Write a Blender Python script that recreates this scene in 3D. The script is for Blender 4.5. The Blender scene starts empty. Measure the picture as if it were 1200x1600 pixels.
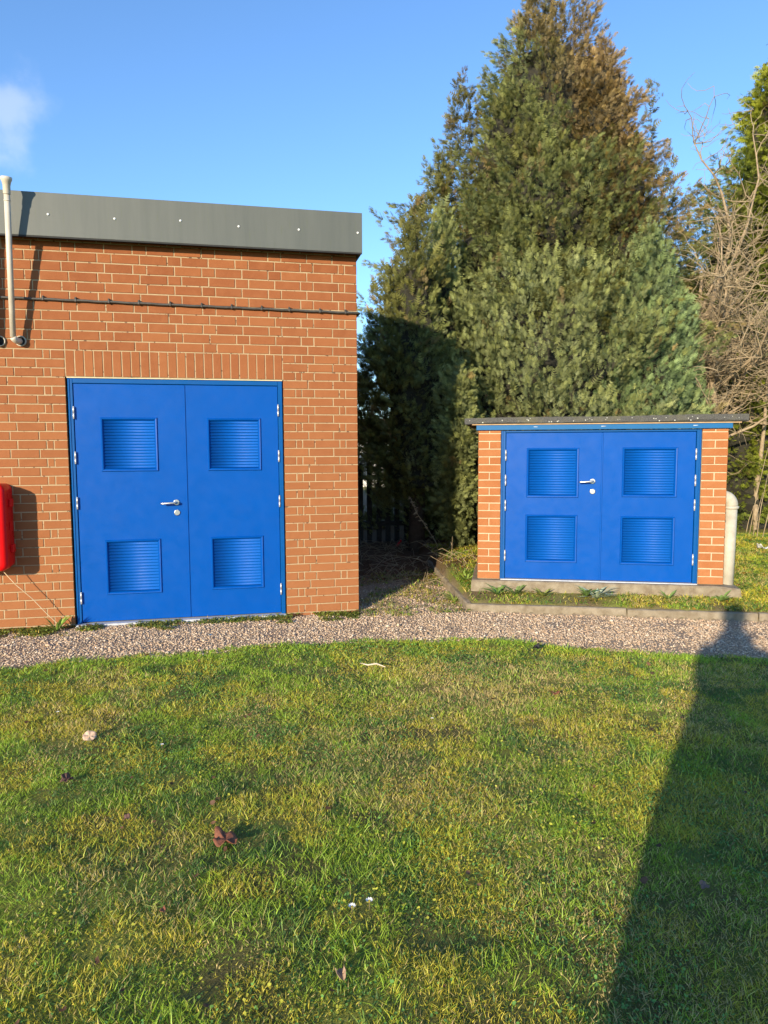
import bpy, math, random
import numpy as np
from mathutils import Vector, Matrix, Euler
R_ = math.radians
random.seed(7)
rng = np.random.default_rng(11)
S = bpy.context.scene
COL = S.collection

# ---------------------------------------------------------------- camera
CAM = np.array([-1.14456, -6.48061, 1.41257])
FPX, PITCH, ROLL, YAW = 1119.88, 0.0871928, -0.0043063, 0.2102539
def cam_axes():
    f = np.array([math.sin(YAW)*math.cos(PITCH), math.cos(YAW)*math.cos(PITCH), -math.sin(PITCH)])
    rt = np.array([math.cos(YAW), -math.sin(YAW), 0.0]); up = np.cross(rt, f)
    return f, rt*math.cos(ROLL)+up*math.sin(ROLL), up*math.cos(ROLL)-rt*math.sin(ROLL)
FWD, RT, UP = cam_axes()
cd = bpy.data.cameras.new('camera'); cam = bpy.data.objects.new('camera', cd); COL.objects.link(cam)
cam.matrix_world = Matrix([[RT[0], UP[0], -FWD[0], CAM[0]], [RT[1], UP[1], -FWD[1], CAM[1]], [RT[2], UP[2], -FWD[2], CAM[2]], [0, 0, 0, 1]])
cd.sensor_fit = 'VERTICAL'; cd.sensor_height = 32.0; cd.lens = FPX/1600*32.0
cd.clip_start = 0.02; cd.clip_end = 2000
S.camera = cam

# ---------------------------------------------------------------- light
SUN_AZ, SUN_EL = R_(38.3), R_(14)            # direction the light travels towards (from +y to +x), elevation of the sun
w = bpy.data.worlds.new('World'); S.world = w; w.use_nodes = True
nt = w.node_tree; nt.nodes.clear()
out = nt.nodes.new('ShaderNodeOutputWorld'); bg = nt.nodes.new('ShaderNodeBackground'); sky = nt.nodes.new('ShaderNodeTexSky')
sky.sky_type = 'NISHITA'; sky.sun_disc = False; sky.sun_elevation = SUN_EL; sky.sun_rotation = SUN_AZ+math.pi
sky.air_density = 1.0; sky.dust_density = 0.1; sky.ozone_density = 3.6; sky.altitude = 0
bg.inputs['Strength'].default_value = 0.135
# a faint patch of thin cloud high on the left
tc = nt.nodes.new('ShaderNodeTexCoord'); nrm = nt.nodes.new('ShaderNodeVectorMath'); nrm.operation = 'NORMALIZE'
nt.links.new(tc.outputs['Generated'], nrm.inputs[0])
cdir = FWD + (-5-600)/FPX*RT - (175-800)/FPX*UP; cdir /= np.linalg.norm(cdir)
sub = nt.nodes.new('ShaderNodeVectorMath'); sub.operation = 'SUBTRACT'; sub.inputs[1].default_value = cdir.tolist()
nt.links.new(nrm.outputs[0], sub.inputs[0])
nz = nt.nodes.new('ShaderNodeTexNoise'); nz.inputs['Scale'].default_value = 16; nz.inputs['Detail'].default_value = 7
nt.links.new(nrm.outputs[0], nz.inputs['Vector'])
ln = nt.nodes.new('ShaderNodeVectorMath'); ln.operation = 'LENGTH'; nt.links.new(sub.outputs[0], ln.inputs[0])
ad = nt.nodes.new('ShaderNodeMath'); ad.operation = 'MULTIPLY_ADD'; ad.inputs[1].default_value = -0.20
nt.links.new(nz.outputs['Fac'], ad.inputs[0]); nt.links.new(ln.outputs['Value'], ad.inputs[2])
mr = nt.nodes.new('ShaderNodeMapRange'); mr.interpolation_type = 'SMOOTHERSTEP'
mr.inputs['From Min'].default_value = -0.04; mr.inputs['From Max'].default_value = -0.13
mr.inputs['To Min'].default_value = 0.0; mr.inputs['To Max'].default_value = 0.28
nt.links.new(ad.outputs[0], mr.inputs['Value'])
mx = nt.nodes.new('ShaderNodeMix'); mx.data_type = 'RGBA'; mx.inputs['B'].default_value = (5.0, 4.5, 4.4, 1)
nt.links.new(mr.outputs[0], mx.inputs['Factor']); nt.links.new(sky.outputs[0], mx.inputs['A'])
tint = nt.nodes.new('ShaderNodeMix'); tint.data_type = 'RGBA'; tint.blend_type = 'MULTIPLY'; tint.inputs['Factor'].default_value = 1; tint.inputs['B'].default_value = (.92, 1.03, 1.15, 1)
nt.links.new(mx.outputs['Result'], tint.inputs['A']); nt.links.new(tint.outputs['Result'], bg.inputs['Color']); nt.links.new(bg.outputs[0], out.inputs['Surface'])

sl = bpy.data.lights.new('sun', 'SUN'); sl.energy = 3.8; sl.angle = R_(0.7); sl.color = (1.0, 0.86, 0.64)
so = bpy.data.objects.new('sun', sl); COL.objects.link(so)
ldir = Vector((math.sin(SUN_AZ)*math.cos(SUN_EL), math.cos(SUN_AZ)*math.cos(SUN_EL), -math.sin(SUN_EL)))
so.rotation_euler = ldir.to_track_quat('-Z', 'Y').to_euler(); so.location = (-6, -9, 6)
S.view_settings.view_transform = 'Standard'; S.view_settings.look = 'None'
S.view_settings.exposure = 1.0; S.view_settings.gamma = 1.0; S.view_settings.use_curve_mapping = False

# ---------------------------------------------------------------- helpers
def at(px, py, depth):                        # the point of the place seen at a photo pixel, at a distance along the view
    return CAM + depth*(FWD + (px-600)/FPX*RT - (py-800)/FPX*UP)
def tag(o, label=None, cat=None, group=None, kind=None):
    if label: o['label'] = label
    if cat: o['category'] = cat
    if group: o['group'] = group
    if kind: o['kind'] = kind
    return o
def empty(name, loc=(0, 0, 0), rz=0.0):
    o = bpy.data.objects.new(name, None); COL.objects.link(o); o.location = loc; o.rotation_euler = (0, 0, rz)
    o.empty_display_size = 0.1
    return o
def link(name, me, parent=None, loc=None, mat=None):
    o = bpy.data.objects.new(name, me); COL.objects.link(o)
    if parent: o.parent = parent
    if loc is not None: o.location = loc
    if mat: me.materials.append(mat)
    return o
class MB:
    def __init__(s): s.v = []; s.f = []; s.sm = []
    def add(s, vs, fs, smooth=False):
        b = len(s.v); s.v += [tuple(map(float, v)) for v in vs]
        for f in fs: s.f.append([b+i for i in f]); s.sm.append(smooth)
        return s
    def box(s, x0, x1, y0, y1, z0, z1):
        v = [(x, y, z) for z in (z0, z1) for y in (y0, y1) for x in (x0, x1)]
        return s.add(v, [(0, 2, 3, 1), (4, 5, 7, 6), (0, 1, 5, 4), (1, 3, 7, 5), (3, 2, 6, 7), (2, 0, 4, 6)])
    def bevbox(s, x0, x1, y0, y1, z0, z1, b=0.004):   # box with all vertical/horizontal front edges chamfered (front = -y)
        v = [(x0, y1, z0), (x1, y1, z0), (x1, y1, z1), (x0, y1, z1), (x0, y0+b, z0), (x1, y0+b, z0), (x1, y0+b, z1), (x0, y0+b, z1),
             (x0+b, y0, z0+b), (x1-b, y0, z0+b), (x1-b, y0, z1-b), (x0+b, y0, z1-b)]
        f = [(0, 3, 2, 1)]
        for a in range(4):
            c = (a+1) % 4
            f += [(a, c, c+4, a+4), (a+4, c+4, c+8, a+8)]
        f.append((8, 9, 10, 11))
        return s.add(v, f)
    def tube(s, pts, rad, n=10, caps=True, smooth=True):
        pts = [Vector(p) for p in pts]
        if not hasattr(rad, '__len__'): rad = [rad]*len(pts)
        ring = []; prev = None
        for i, p in enumerate(pts):
            t = (pts[min(i+1, len(pts)-1)]-pts[max(i-1, 0)])
            t = t.normalized() if t.length > 1e-9 else Vector((0, 0, 1))
            if prev is None: a = t.orthogonal().normalized()
            else:
                a = prev-t*prev.dot(t); a = a.normalized() if a.length > 1e-6 else t.orthogonal().normalized()
            prev = a; b = t.cross(a)
            ring.append([p+(a*math.cos(2*math.pi*k/n)+b*math.sin(2*math.pi*k/n))*rad[i] for k in range(n)])
        base = len(s.v)
        for r in ring: s.v += [tuple(q) for q in r]
        for i in range(len(pts)-1):
            for k in range(n):
                k2 = (k+1) % n
                s.f.append([base+i*n+k, base+i*n+k2, base+(i+1)*n+k2, base+(i+1)*n+k]); s.sm.append(smooth)
        if caps:
            s.f.append([base+k for k in range(n)][::-1]); s.sm.append(False)
            s.f.append([base+(len(pts)-1)*n+k for k in range(n)]); s.sm.append(False)
        return s
    def mesh(s, name):
        me = bpy.data.meshes.new(name); me.from_pydata(s.v, [], s.f); me.polygons.foreach_set('use_smooth', s.sm); me.update(); return me
    def build(s, name, mat=None, parent=None, loc=None): return link(name, s.mesh(name), parent, loc, mat)
def np_mesh(name, V, T, colv=None, smooth=False, nside=3):
    """big meshes: V (n,3), T (m,nside)"""
    me = bpy.data.meshes.new(name); V = np.ascontiguousarray(V, np.float32); T = np.ascontiguousarray(T, np.int32)
    me.vertices.add(len(V)); me.vertices.foreach_set('co', V.ravel())
    me.loops.add(T.size); me.loops.foreach_set('vertex_index', T.ravel())
    me.polygons.add(len(T)); me.polygons.foreach_set('loop_start', np.arange(0, T.size, nside, dtype=np.int32))
    if smooth: me.polygons.foreach_set('use_smooth', np.ones(len(T), bool))
    if colv is not None:
        a = me.attributes.new('col', 'FLOAT_COLOR', 'POINT'); c = np.ones((len(V), 4), np.float32); c[:, :3] = colv
        a.data.foreach_set('color', c.ravel())
    me.update(calc_edges=True); me.validate(); return me
def vnoise(P, scale, seed=0):
    """smooth value noise in numpy, 2 or 3 dimensions, 0..1"""
    P = np.asarray(P, float)*scale+seed*17.13; i = np.floor(P).astype(np.int64); f = P-i; f = f*f*(3-2*f); D = P.shape[1]
    o = np.zeros(len(P))
    for c in range(2**D):
        wgt = np.ones(len(P)); h = np.full(len(P), seed*7919+13, np.int64)
        for d in range(D):
            b = (c >> d) & 1; wgt = wgt*(f[:, d] if b else 1-f[:, d]); h = (h*1103515245+(i[:, d]+b)*(374761393+d*668265263)) & 0x7fffffff
        h = (h ^ (h >> 13))*1274126177 & 0x7fffffff; h = (h ^ (h >> 16)) & 0xffff
        o += wgt*h/65535.0
    return o
def fbm(P, scale, seed=0, oc=3):
    s = 0; a = 1; t = 0
    for k in range(oc): s = s+a*vnoise(P, scale*2**k, seed+k*3); t += a; a *= .5
    return s/t

# ---------------------------------------------------------------- materials
def new_mat(name):
    m = bpy.data.materials.new(name); m.use_nodes = True; n = m.node_tree; b = n.nodes['Principled BSDF']; return m, n, b
def N(n, typ, **kw):
    x = n.nodes.new(typ)
    for k, v in kw.items():
        if k.startswith('i_'): x.inputs[k[2:].replace('_', ' ')].default_value = v
        else: setattr(x, k, v)
    return x
def ramp(n, fac, stops):
    r = n.nodes.new('ShaderNodeValToRGB'); e = r.color_ramp.elements
    while len(e) < len(stops): e.new(0.5)
    for q, (p, c) in zip(e, stops): q.position = p; q.color = (*c, 1)
    n.links.new(fac, r.inputs['Fac']); return r.outputs['Color']
def mixc(n, fac, a, b, mode='MIX'):
    x = n.nodes.new('ShaderNodeMix'); x.data_type = 'RGBA'; x.blend_type = mode
    for key, v in (('Factor', fac), ('A', a), ('B', b)):
        if isinstance(v, (int, float)): x.inputs[key].default_value = v
        elif isinstance(v, tuple): x.inputs[key].default_value = (*v, 1)
        else: n.links.new(v, x.inputs[key])
    return x.outputs['Result']
def maprange(n, v, a, b, c, d):
    x = N(n, 'ShaderNodeMapRange'); n.links.new(v, x.inputs['Value'])
    for k, q in zip(('From Min', 'From Max', 'To Min', 'To Max'), (a, b, c, d)): x.inputs[k].default_value = q
    return x.outputs[0]
def noise(n, scale, detail=4, vec=None, rough=.55):
    x = N(n, 'ShaderNodeTexNoise'); x.inputs['Scale'].default_value = scale; x.inputs['Detail'].default_value = detail; x.inputs['Roughness'].default_value = rough
    if vec is None:
        g = N(n, 'ShaderNodeNewGeometry'); vec = g.outputs['Position']
    n.links.new(vec, x.inputs['Vector']); return x.outputs['Fac']
def bump(n, b, h, strength, dist=0.002):
    x = N(n, 'ShaderNodeBump'); x.inputs['Strength'].default_value = strength; x.inputs['Distance'].default_value = dist
    n.links.new(h, x.inputs['Height']); n.links.new(x.outputs[0], b.inputs['Normal'])
def simple(name, c1, c2, scale=30, rough=.8, bstr=.3, bdist=.002, metal=0, bscale=None, spec=None):
    m, n, b = new_mat(name); f = noise(n, scale)
    n.links.new(ramp(n, f, [(.3, c1), (.7, c2)]), b.inputs['Base Color']); b.inputs['Roughness'].default_value = rough; b.inputs['Metallic'].default_value = metal
    if spec is not None: b.inputs['Specular IOR Level'].default_value = spec
    if bstr: bump(n, b, noise(n, bscale or scale*4), bstr, bdist)
    return m
def brick_material(name, lo, mid, hi, ztint=True):
    m, n, b = new_mat(name)
    oi = N(n, 'ShaderNodeObjectInfo'); at_ = N(n, 'ShaderNodeAttribute', attribute_name='rnd')
    a = N(n, 'ShaderNodeMath', operation='ADD'); n.links.new(oi.outputs['Random'], a.inputs[0]); n.links.new(at_.outputs['Fac'], a.inputs[1])
    fr = N(n, 'ShaderNodeMath', operation='FRACT'); n.links.new(a.outputs[0], fr.inputs[0])
    c = ramp(n, fr.outputs[0], [(0, lo), (.5, mid), (.86, hi), (1, lo)])
    grain = noise(n, 420, 3); c = mixc(n, maprange(n, grain, .35, .7, 0, .42), c, (lo[0]*.42, lo[1]*.42, lo[2]*.5))
    blot = noise(n, 9, 5); c = mixc(n, maprange(n, blot, .45, .72, 0, .35), c, (hi[0]*1.05, hi[1]*1.15, hi[2]*1.3))
    if ztint:      # paler and more orange courses low down, redder ones below the roof
        g = N(n, 'ShaderNodeNewGeometry'); sx = N(n, 'ShaderNodeSeparateXYZ'); n.links.new(g.outputs['Position'], sx.inputs[0])
        c = mixc(n, maprange(n, sx.outputs['Z'], 3.0, .2, 0, .55), c, (.345, .142, .054))
    n.links.new(c, b.inputs['Base Color']); b.inputs['Roughness'].default_value = .9; b.inputs['Specular IOR Level'].default_value = .25
    st = N(n, 'ShaderNodeMapping'); st.inputs['Scale'].default_value = (1, 1, .35); g2 = N(n, 'ShaderNodeNewGeometry'); n.links.new(g2.outputs['Position'], st.inputs[0])
    bump(n, b, noise(n, 330, 4, st.outputs[0], .7), .75, .004)
    return m
M = {}
M['brick'] = brick_material('red_brick', (.262, .083, .029), (.30, .099, .035), (.335, .119, .042))
M['shed_brick'] = brick_material('orange_brick', (.37, .130, .043), (.40, .147, .050), (.43, .172, .064), False)
def mortar(name, base, dark, hole=.63):
    m, n, b = new_mat(name); f = noise(n, 14, 6, rough=.7); f2 = noise(n, 3.1, 3)
    c = mixc(n, maprange(n, f, .4, .7, 0, .6), base, (base[0]*.72, base[1]*.66, base[2]*.6))
    c = mixc(n, maprange(n, noise(n, 26, 2), hole, hole+.03, 0, .85), c, dark)
    c = mixc(n, maprange(n, f2, .5, .75, 0, .35), c, (base[0]*1.15, base[1]*1.12, base[2]*1.05))
    n.links.new(c, b.inputs['Base Color']); b.inputs['Roughness'].default_value = .95; bump(n, b, noise(n, 160, 4), .8, .004); return m
M['mortar'] = mortar('lime_mortar', (.42, .31, .18), (.07, .04, .025))
M['shed_mortar'] = mortar('pale_mortar', (.54, .43, .28), (.26, .16, .09), .72)
def paint(name, col, rough=.34, orange=.06):
    m, n, b = new_mat(name); f = noise(n, 5, 4)
    n.links.new(ramp(n, f, [(.3, tuple(x*.94 for x in col)), (.7, col)]), b.inputs['Base Color'])
    n.links.new(maprange(n, noise(n, 12, 5), .3, .7, rough-.05, rough+.09), b.inputs['Roughness']); b.inputs['Specular IOR Level'].default_value = .2
    bump(n, b, noise(n, 90, 2), orange, .0015); return m
M['blue'] = paint('blue_door_paint', (.0, .072, .345))
M['blue_louvre'] = paint('blue_louvre_paint', (.0, .085, .38), .55)
M['blue_frame'] = paint('blue_frame_paint', (.0, .074, .27), .4)
M['blue_fascia'] = paint('blue_board_paint', (.012, .115, .29), .5, .2)
M['steel'] = simple('satin_steel', (.55, .54, .52), (.68, .67, .64), 60, .32, .05, metal=.9)
M['hinge'] = simple('hinge_steel', (.62, .60, .56), (.74, .72, .68), 60, .42, .05, metal=.55)
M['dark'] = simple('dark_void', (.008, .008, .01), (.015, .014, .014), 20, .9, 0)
# roof fascia: coated grey metal with faint vertical streaks
m, n, b = new_mat('grey_fascia_metal')
g = N(n, 'ShaderNodeNewGeometry'); mp = N(n, 'ShaderNodeMapping'); mp.inputs['Scale'].default_value = (9, 9, .8); n.links.new(g.outputs['Position'], mp.inputs[0])
c = ramp(n, noise(n, 1.2, 6, mp.outputs[0], .65), [(.3, (.080, .087, .076)), (.62, (.098, .104, .090))])
sx = N(n, 'ShaderNodeSeparateXYZ'); n.links.new(g.outputs['Position'], sx.inputs[0])
st = maprange(n, noise(n, 5.5, 2, mp.outputs[0]), .60, .72, 0, .35); c = mixc(n, st, c, (.085, .10, .05))
n.links.new(c, b.inputs['Base Color']); b.inputs['Roughness'].default_value = .52; bump(n, b, noise(n, 300, 2), .08, .001); M['fascia'] = m
M['soffit'] = simple('black_soffit', (.012, .012, .012), (.02, .02, .02), 20, .8, 0)
M['plastic'] = simple('aged_white_plastic', (.50, .43, .33), (.58, .52, .42), 9, .5, .1)
M['duct'] = simple('weathered_grey_plastic', (.38, .34, .26), (.50, .46, .37), 14, .6, .25)
M['cable'] = simple('grey_cable_sheath', (.045, .040, .034), (.075, .068, .056), 30, .5, .1)
M['red'] = paint('red_plastic', (.72, .006, .008), .3, .1)
M['white'] = simple('white_plastic', (.72, .72, .70), (.85, .85, .83), 30, .5, 0)
M['concrete'] = simple('weathered_concrete', (.18, .135, .085), (.29, .24, .165), 16, .95, .7, .006, bscale=90)
M['kerbc'] = simple('kerb_concrete', (.17, .13, .08), (.30, .245, .17), 12, .95, .8, .006, bscale=80)
M['whiteline'] = simple('pale_threshold', (.38, .40, .44), (.52, .53, .55), 18, .7, .3)
M['timber'] = simple('bare_timber', (.42, .26, .13), (.55, .36, .19), 18, .8, .2)
m, n, b = new_mat('mineral_roofing_felt')
f = noise(n, 120, 5, rough=.8); c = ramp(n, f, [(.35, (.035, .036, .034)), (.6, (.115, .11, .10)), (.8, (.22, .21, .18))])
c = mixc(n, maprange(n, noise(n, 7, 4), .5, .7, 0, .5), c, (.14, .13, .07)); n.links.new(c, b.inputs['Base Color']); b.inputs['Roughness'].default_value = .95; bump(n, b, f, .9, .006); M['felt'] = m
M['lichen'] = simple('pale_lichen', (.42, .42, .36), (.6, .6, .52), 50, .95, .2)
M['bark'] = simple('tan_bark', (.24, .17, .10), (.38, .29, .18), 25, .9, .6, .006)
M['twig'] = simple('pale_brown_twig', (.27, .195, .11), (.42, .33, .20), 9, .9, .2)
M['darkbark'] = simple('conifer_bark', (.06, .04, .028), (.12, .08, .055), 25, .95, .6, .01)
M['inner'] = simple('dark_core_fill', (.022, .020, .012), (.050, .044, .024), 22, .95, 1.0, .03)  # dark fill of the added crown core, seen through gaps as inner shade
M['fencewood'] = simple('weathered_fence_wood', (.03, .027, .024), (.06, .055, .05), 20, .9, .3)
M['pale_wall'] = simple('pale_render', (.55, .52, .46), (.68, .65, .60), 3, .9, .1)
def attr_mat(name, rough=.75, trans=.25, spec=.3, bs=0):
    m, n, b = new_mat(name); a = N(n, 'ShaderNodeAttribute', attribute_name='col'); n.links.new(a.outputs['Color'], b.inputs['Base Color'])
    b.inputs['Roughness'].default_value = rough; b.inputs['Specular IOR Level'].default_value = spec
    if bs: bump(n, b, noise(n, bs, 3), .5, .003)
    if trans:
        t = N(n, 'ShaderNodeBsdfTranslucent'); n.links.new(a.outputs['Color'], t.inputs['Color']); mx_ = N(n, 'ShaderNodeMixShader'); mx_.inputs[0].default_value = trans
        o = n.nodes['Material Output']; n.links.new(b.outputs[0], mx_.inputs[1]); n.links.new(t.outputs[0], mx_.inputs[2]); n.links.new(mx_.outputs[0], o.inputs['Surface'])
    return m
M['leaf'] = attr_mat('leaf_tissue', .6, .25, .35)
M['blade'] = attr_mat('grass_blade', .5, .3, .4)
M['stone'] = attr_mat('gravel_stone', .85, 0, .3, 300)

# ---------------------------------------------------------------- ground
KC, KD, KE, KB, KA = (0.98, -.21), (2.29, -.745), (3.32, -1.165), (1.09, .95), (1.20, 1.95)
kd = np.array([KE[0]-KC[0], KE[1]-KC[1]]); kd /= np.linalg.norm(kd); kn = np.array([-kd[1], kd[0]])
def lawn_edge(x):
    return np.interp(x, [-9, -4, -2.75, -2.05, -1.22, -.18, .4, .99, 1.8, 2.6, 4, 9], [-1.6, -1.3, -1.15, -1.04, -1.0, -.97, -1.08, -1.29, -1.78, -2.13, -2.7, -4.5])
def sstep(x, a, b):
    t = np.clip((x-a)/(b-a), 0, 1); return t*t*(3-2*t)
def inside_bed(x, y):
    d = (x-KC[0])*kn[0]+(y-KC[1])*kn[1]
    xa = np.interp(y, [-.21, .95, 1.95, 4], [.98, 1.09, 1.20, 1.45])
    return np.minimum(d, (x-xa))
def height(x, y):
    x = np.asarray(x, float); y = np.asarray(y, float)
    low = -.1+np.clip(y, 0, 3)*.05
    d = (x-KC[0])*kn[0]+(y-KC[1])*kn[1]
    hi = -.030+np.clip(d, 0, .5)*.19+np.clip(d-.5, 0, 1.2)*.07
    m = sstep(inside_bed(x, y), .012, .05)
    z = low*(1-m)+hi*m
    P = np.stack([x.ravel(), y.ravel()], 1)
    lump = (vnoise(P, 1.7, 3)-.5)*.03+(vnoise(P, 6, 5)-.5)*.016
    return z+lump.reshape(x.shape)*np.where(y > lawn_edge(x), .35, 1)
def axis(lo, hi, st, far): 
    a = list(np.arange(lo, hi+1e-6, st)); g = st
    while a[-1] < far: g *= 1.35; a.append(a[-1]+g)
    g = st
    while a[0] > -far: g *= 1.35; a.insert(0, a[0]-g)
    return np.array(a)
xs = axis(-4, 6.5, .05, 350); ys = axis(-6, 4, .05, 350)
X, Y = np.meshgrid(xs, ys); Z = height(X, Y)
V = np.stack([X.ravel(), Y.ravel(), Z.ravel()], 1); nx = len(xs); ii = np.arange((len(ys)-1)*nx).reshape(-1, nx)[:, :-1].ravel()
F = np.stack([ii, ii+1, ii+1+nx, ii+nx], 1)
P2 = V[:, :2]; edge = lawn_edge(P2[:, 0]); gm = sstep(P2[:, 1]+(vnoise(P2, 9, 2)-.5)*.10, edge-.03, edge+.03)     # gravel mask
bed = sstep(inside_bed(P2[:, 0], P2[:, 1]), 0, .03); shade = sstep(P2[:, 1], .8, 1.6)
soil = np.array([.11, .078, .042]); lawn = np.array([.24, .26, .046]); grav = np.array([.40, .30, .21]); bedc = np.array([.19, .135, .07]); litter = np.array([.17, .085, .045])
pt = np.clip(fbm(P2, 3.5, 8)*1.4-.35, 0, 1)[:, None]
c = lawn*(1-pt)+soil*pt; c = c*(1-gm[:, None])+grav*gm[:, None]
far_ = sstep(P2[:, 1], .9, 1.8)*(1-bed); c = c*(1-far_[:, None]*.8)+soil*far_[:, None]*.8
bc = bedc*(1-pt)+lawn*pt; c = c*(1-bed[:, None])+bc*bed[:, None]
c = c*(1-shade[:, None])+(litter*.6+soil*.4)*shade[:, None]  # leaf litter and soil colours laid under the conifers
grn = sstep(P2[:, 0], 3.6, 4.2)[:, None]*bed[:, None]*(1-sstep(P2[:, 1], 2.5, 3.5))[:, None]; c = c*(1-grn)+lawn*1.2*grn
fa = sstep(np.hypot(P2[:, 0], P2[:, 1]), 12, 20)[:, None]; c = c*(1-fa)+np.array([.16, .18, .045])*fa
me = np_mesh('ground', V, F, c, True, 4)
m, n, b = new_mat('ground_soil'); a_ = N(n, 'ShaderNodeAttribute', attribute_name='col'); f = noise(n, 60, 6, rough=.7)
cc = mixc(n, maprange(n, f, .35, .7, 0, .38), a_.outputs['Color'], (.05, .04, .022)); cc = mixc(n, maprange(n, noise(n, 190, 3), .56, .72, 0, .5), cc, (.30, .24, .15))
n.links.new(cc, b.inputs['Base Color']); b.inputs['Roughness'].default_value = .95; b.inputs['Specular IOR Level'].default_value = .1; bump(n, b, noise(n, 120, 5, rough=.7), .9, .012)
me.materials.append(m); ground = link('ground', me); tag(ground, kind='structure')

# ---------------------------------------------------------------- bricks
brick_cache = {}
def brick_mesh(L, H, D, var, end=True):
    key = (round(L, 4), round(H, 4), round(D, 4), var)
    if key in brick_cache: return brick_cache[key]
    r = random.Random(hash(key) & 0xffff); b = .0026
    x, z = L/2, H/2; j = lambda s=.0011: r.uniform(-s, s)
    v = [(-x, D, -z), (x, D, -z), (x, D, z), (-x, D, z)]
    v += [(-x+j(), b*1.3, -z+j()), (x+j(), b*1.3, -z+j()), (x+j(), b*1.3, z+j()), (-x+j(), b*1.3, z+j())]
    v += [(-x+b+j(), j(.0007), -z+b+j()), (x-b+j(), j(.0007), -z+b+j()), (x-b+j(), j(.0007), z-b+j()), (-x+b+j(), j(.0007), z-b+j())]
    f = [(0, 3, 2, 1)]
    for a in range(4):
        c_ = (a+1) % 4; f += [(a, c_, c_+4, a+4), (a+4, c_+4, c_+8, a+8)]
    f.append((8, 9, 10, 11))
    brick_cache[key] = (v, f); return brick_cache[key]
mesh_cache = {}
def lay_bricks(bricks, parent, mat, keep=300, stuffname='brickwork'):
    """bricks: dicts with c (front centre), L, H, D, rot (0 front, 1 east side, 2 west side, 3 back), vis (size in view)"""
    order = sorted(range(len(bricks)), key=lambda i: -bricks[i]['vis']); single = set(order[:keep]) if keep else set()
    V = []; F = []; Rn = []; cnt = 0
    for i, q in enumerate(bricks):
        var = random.randrange(4); v, f = brick_mesh(q['L'], q['H'], q['D'], var)
        jit = Vector((0, random.uniform(-.0016, .0016), random.uniform(-.0008, .0008))); ry = random.uniform(-.004, .004); rz = random.uniform(-.004, .004)
        if i in single and q['vis'] > 0:
            key = (round(q['L'], 4), round(q['H'], 4), round(q['D'], 4), var, mat.name)
            if key not in mesh_cache:
                me = bpy.data.meshes.new('brick'); me.from_pydata(v, [], f); me.materials.append(mat); mesh_cache[key] = me
            o = bpy.data.objects.new('brick', mesh_cache[key]); COL.objects.link(o); o.parent = parent
            o.location = Vector(q['c'])+jit; o.rotation_euler = (0, ry, rz)
        else:
            mt = Matrix.Translation(Vector(q['c'])) @ Matrix.Rotation([0, math.pi/2, -math.pi/2, math.pi][q.get('rot', 0)], 4, 'Z') @ Matrix.Translation(jit) @ Euler((0, ry, rz)).to_matrix().to_4x4()
            b0 = len(V); V += [tuple(mt @ Vector(p)) for p in v]; F += [[b0+k for k in g_] for g_ in f]; Rn += [random.random()]*len(v)
    if V:
        me = bpy.data.meshes.new(stuffname); me.from_pydata(V, [], F); a = me.attributes.new('rnd', 'FLOAT', 'POINT'); a.data.foreach_set('value', Rn)
        o = link(stuffname, me, parent, mat=mat); o['kind'] = 'stuff'
SL, HL, CL, J = .225, .1125, .05625, .0088
def lay_row(x_start, direction, pattern, x_end):
    """returns (x0, x1) spans of bricks running from x_start in direction (+1/-1)"""
    x = x_start; k = 0; o = []
    while abs(x-x_start) < abs(x_end-x_start)-.02:
        L = {'S': SL, 'H': HL, 'c': CL}[pattern[k] if k < len(pattern) else 'SSH'[(k-len(pattern)) % 3]]
        L = min(L, abs(x_end-x)); a, b_ = x, x+direction*L; o.append((min(a, b_), max(a, b_))); x = b_; k += 1
    return o

# ---------------------------------------------------------------- main building
G = 1.0641
def zw(z): return 2.25+(z-2.25)*G if z > 2.25 else z
bld = empty('brick_building', (0, 0, -.1)); ZB = .1     # children use z+ZB
tag(bld, 'red brick flat-roofed building with grey metal roof edge and large blue double doors', 'building')
WL = -5.6; DEPTH = 5.0
def pv(x, z):      # rough size in view of something on the wall
    P = np.array([x, 0, z])-CAM; zc = P@FWD; px = 600+FPX*(P@RT)/zc; py = 800-FPX*(P@UP)/zc
    return FPX/zc if (-10 < px < 1210 and -10 < py < 1610) else -1
br = []
def addb(x0, x1, z0, z1, D=.1025, x_off=0, jl=J/2):
    L = x1-x0-J; H = z1-z0-J
    if L < .012: return
    v = pv((x0+x1)/2, (z0+z1)/2); br.append(dict(c=((x0+x1)/2, 0, (z0+z1)/2+ZB), L=L, H=H, D=D, vis=max(v, 0)**2*L*H if v > 0 else 0))
for k in range(-1, 43):
    z1, z0 = zw(3.075-.075*k), zw(3.075-.075*(k+1))
    if z1 < -.19: continue
    A = (k % 2 == 0)
    if k < 11:
        rows = [lay_row(J/2-J/2, -1, 'SSS' if A else 'HcSH', WL)]
        if A: rows = [lay_row(0, -1, 'SSSH', WL)]
    else:
        rows = [lay_row(0, -1, 'SSS' if A else 'HcSHcH', -.675)]
        rows.append(lay_row(-2.475, -1, 'SSH' if A else 'Hc', WL))
        if k > 41: rows = [lay_row(0, -1, 'SSS', WL)]
    for r in rows:
        for (a, c_) in r: addb(a, c_, z0, z1, .215 if (c_ > -.01 and not A) else .1025)
for i in range(24):                                  # soldier course over the doors
    x0 = -2.475+i*.075; addb(x0, x0+.075, 2.03, zw(2.25), .1025)
for q in br[-24:]: q['vis'] *= 1.6
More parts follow.
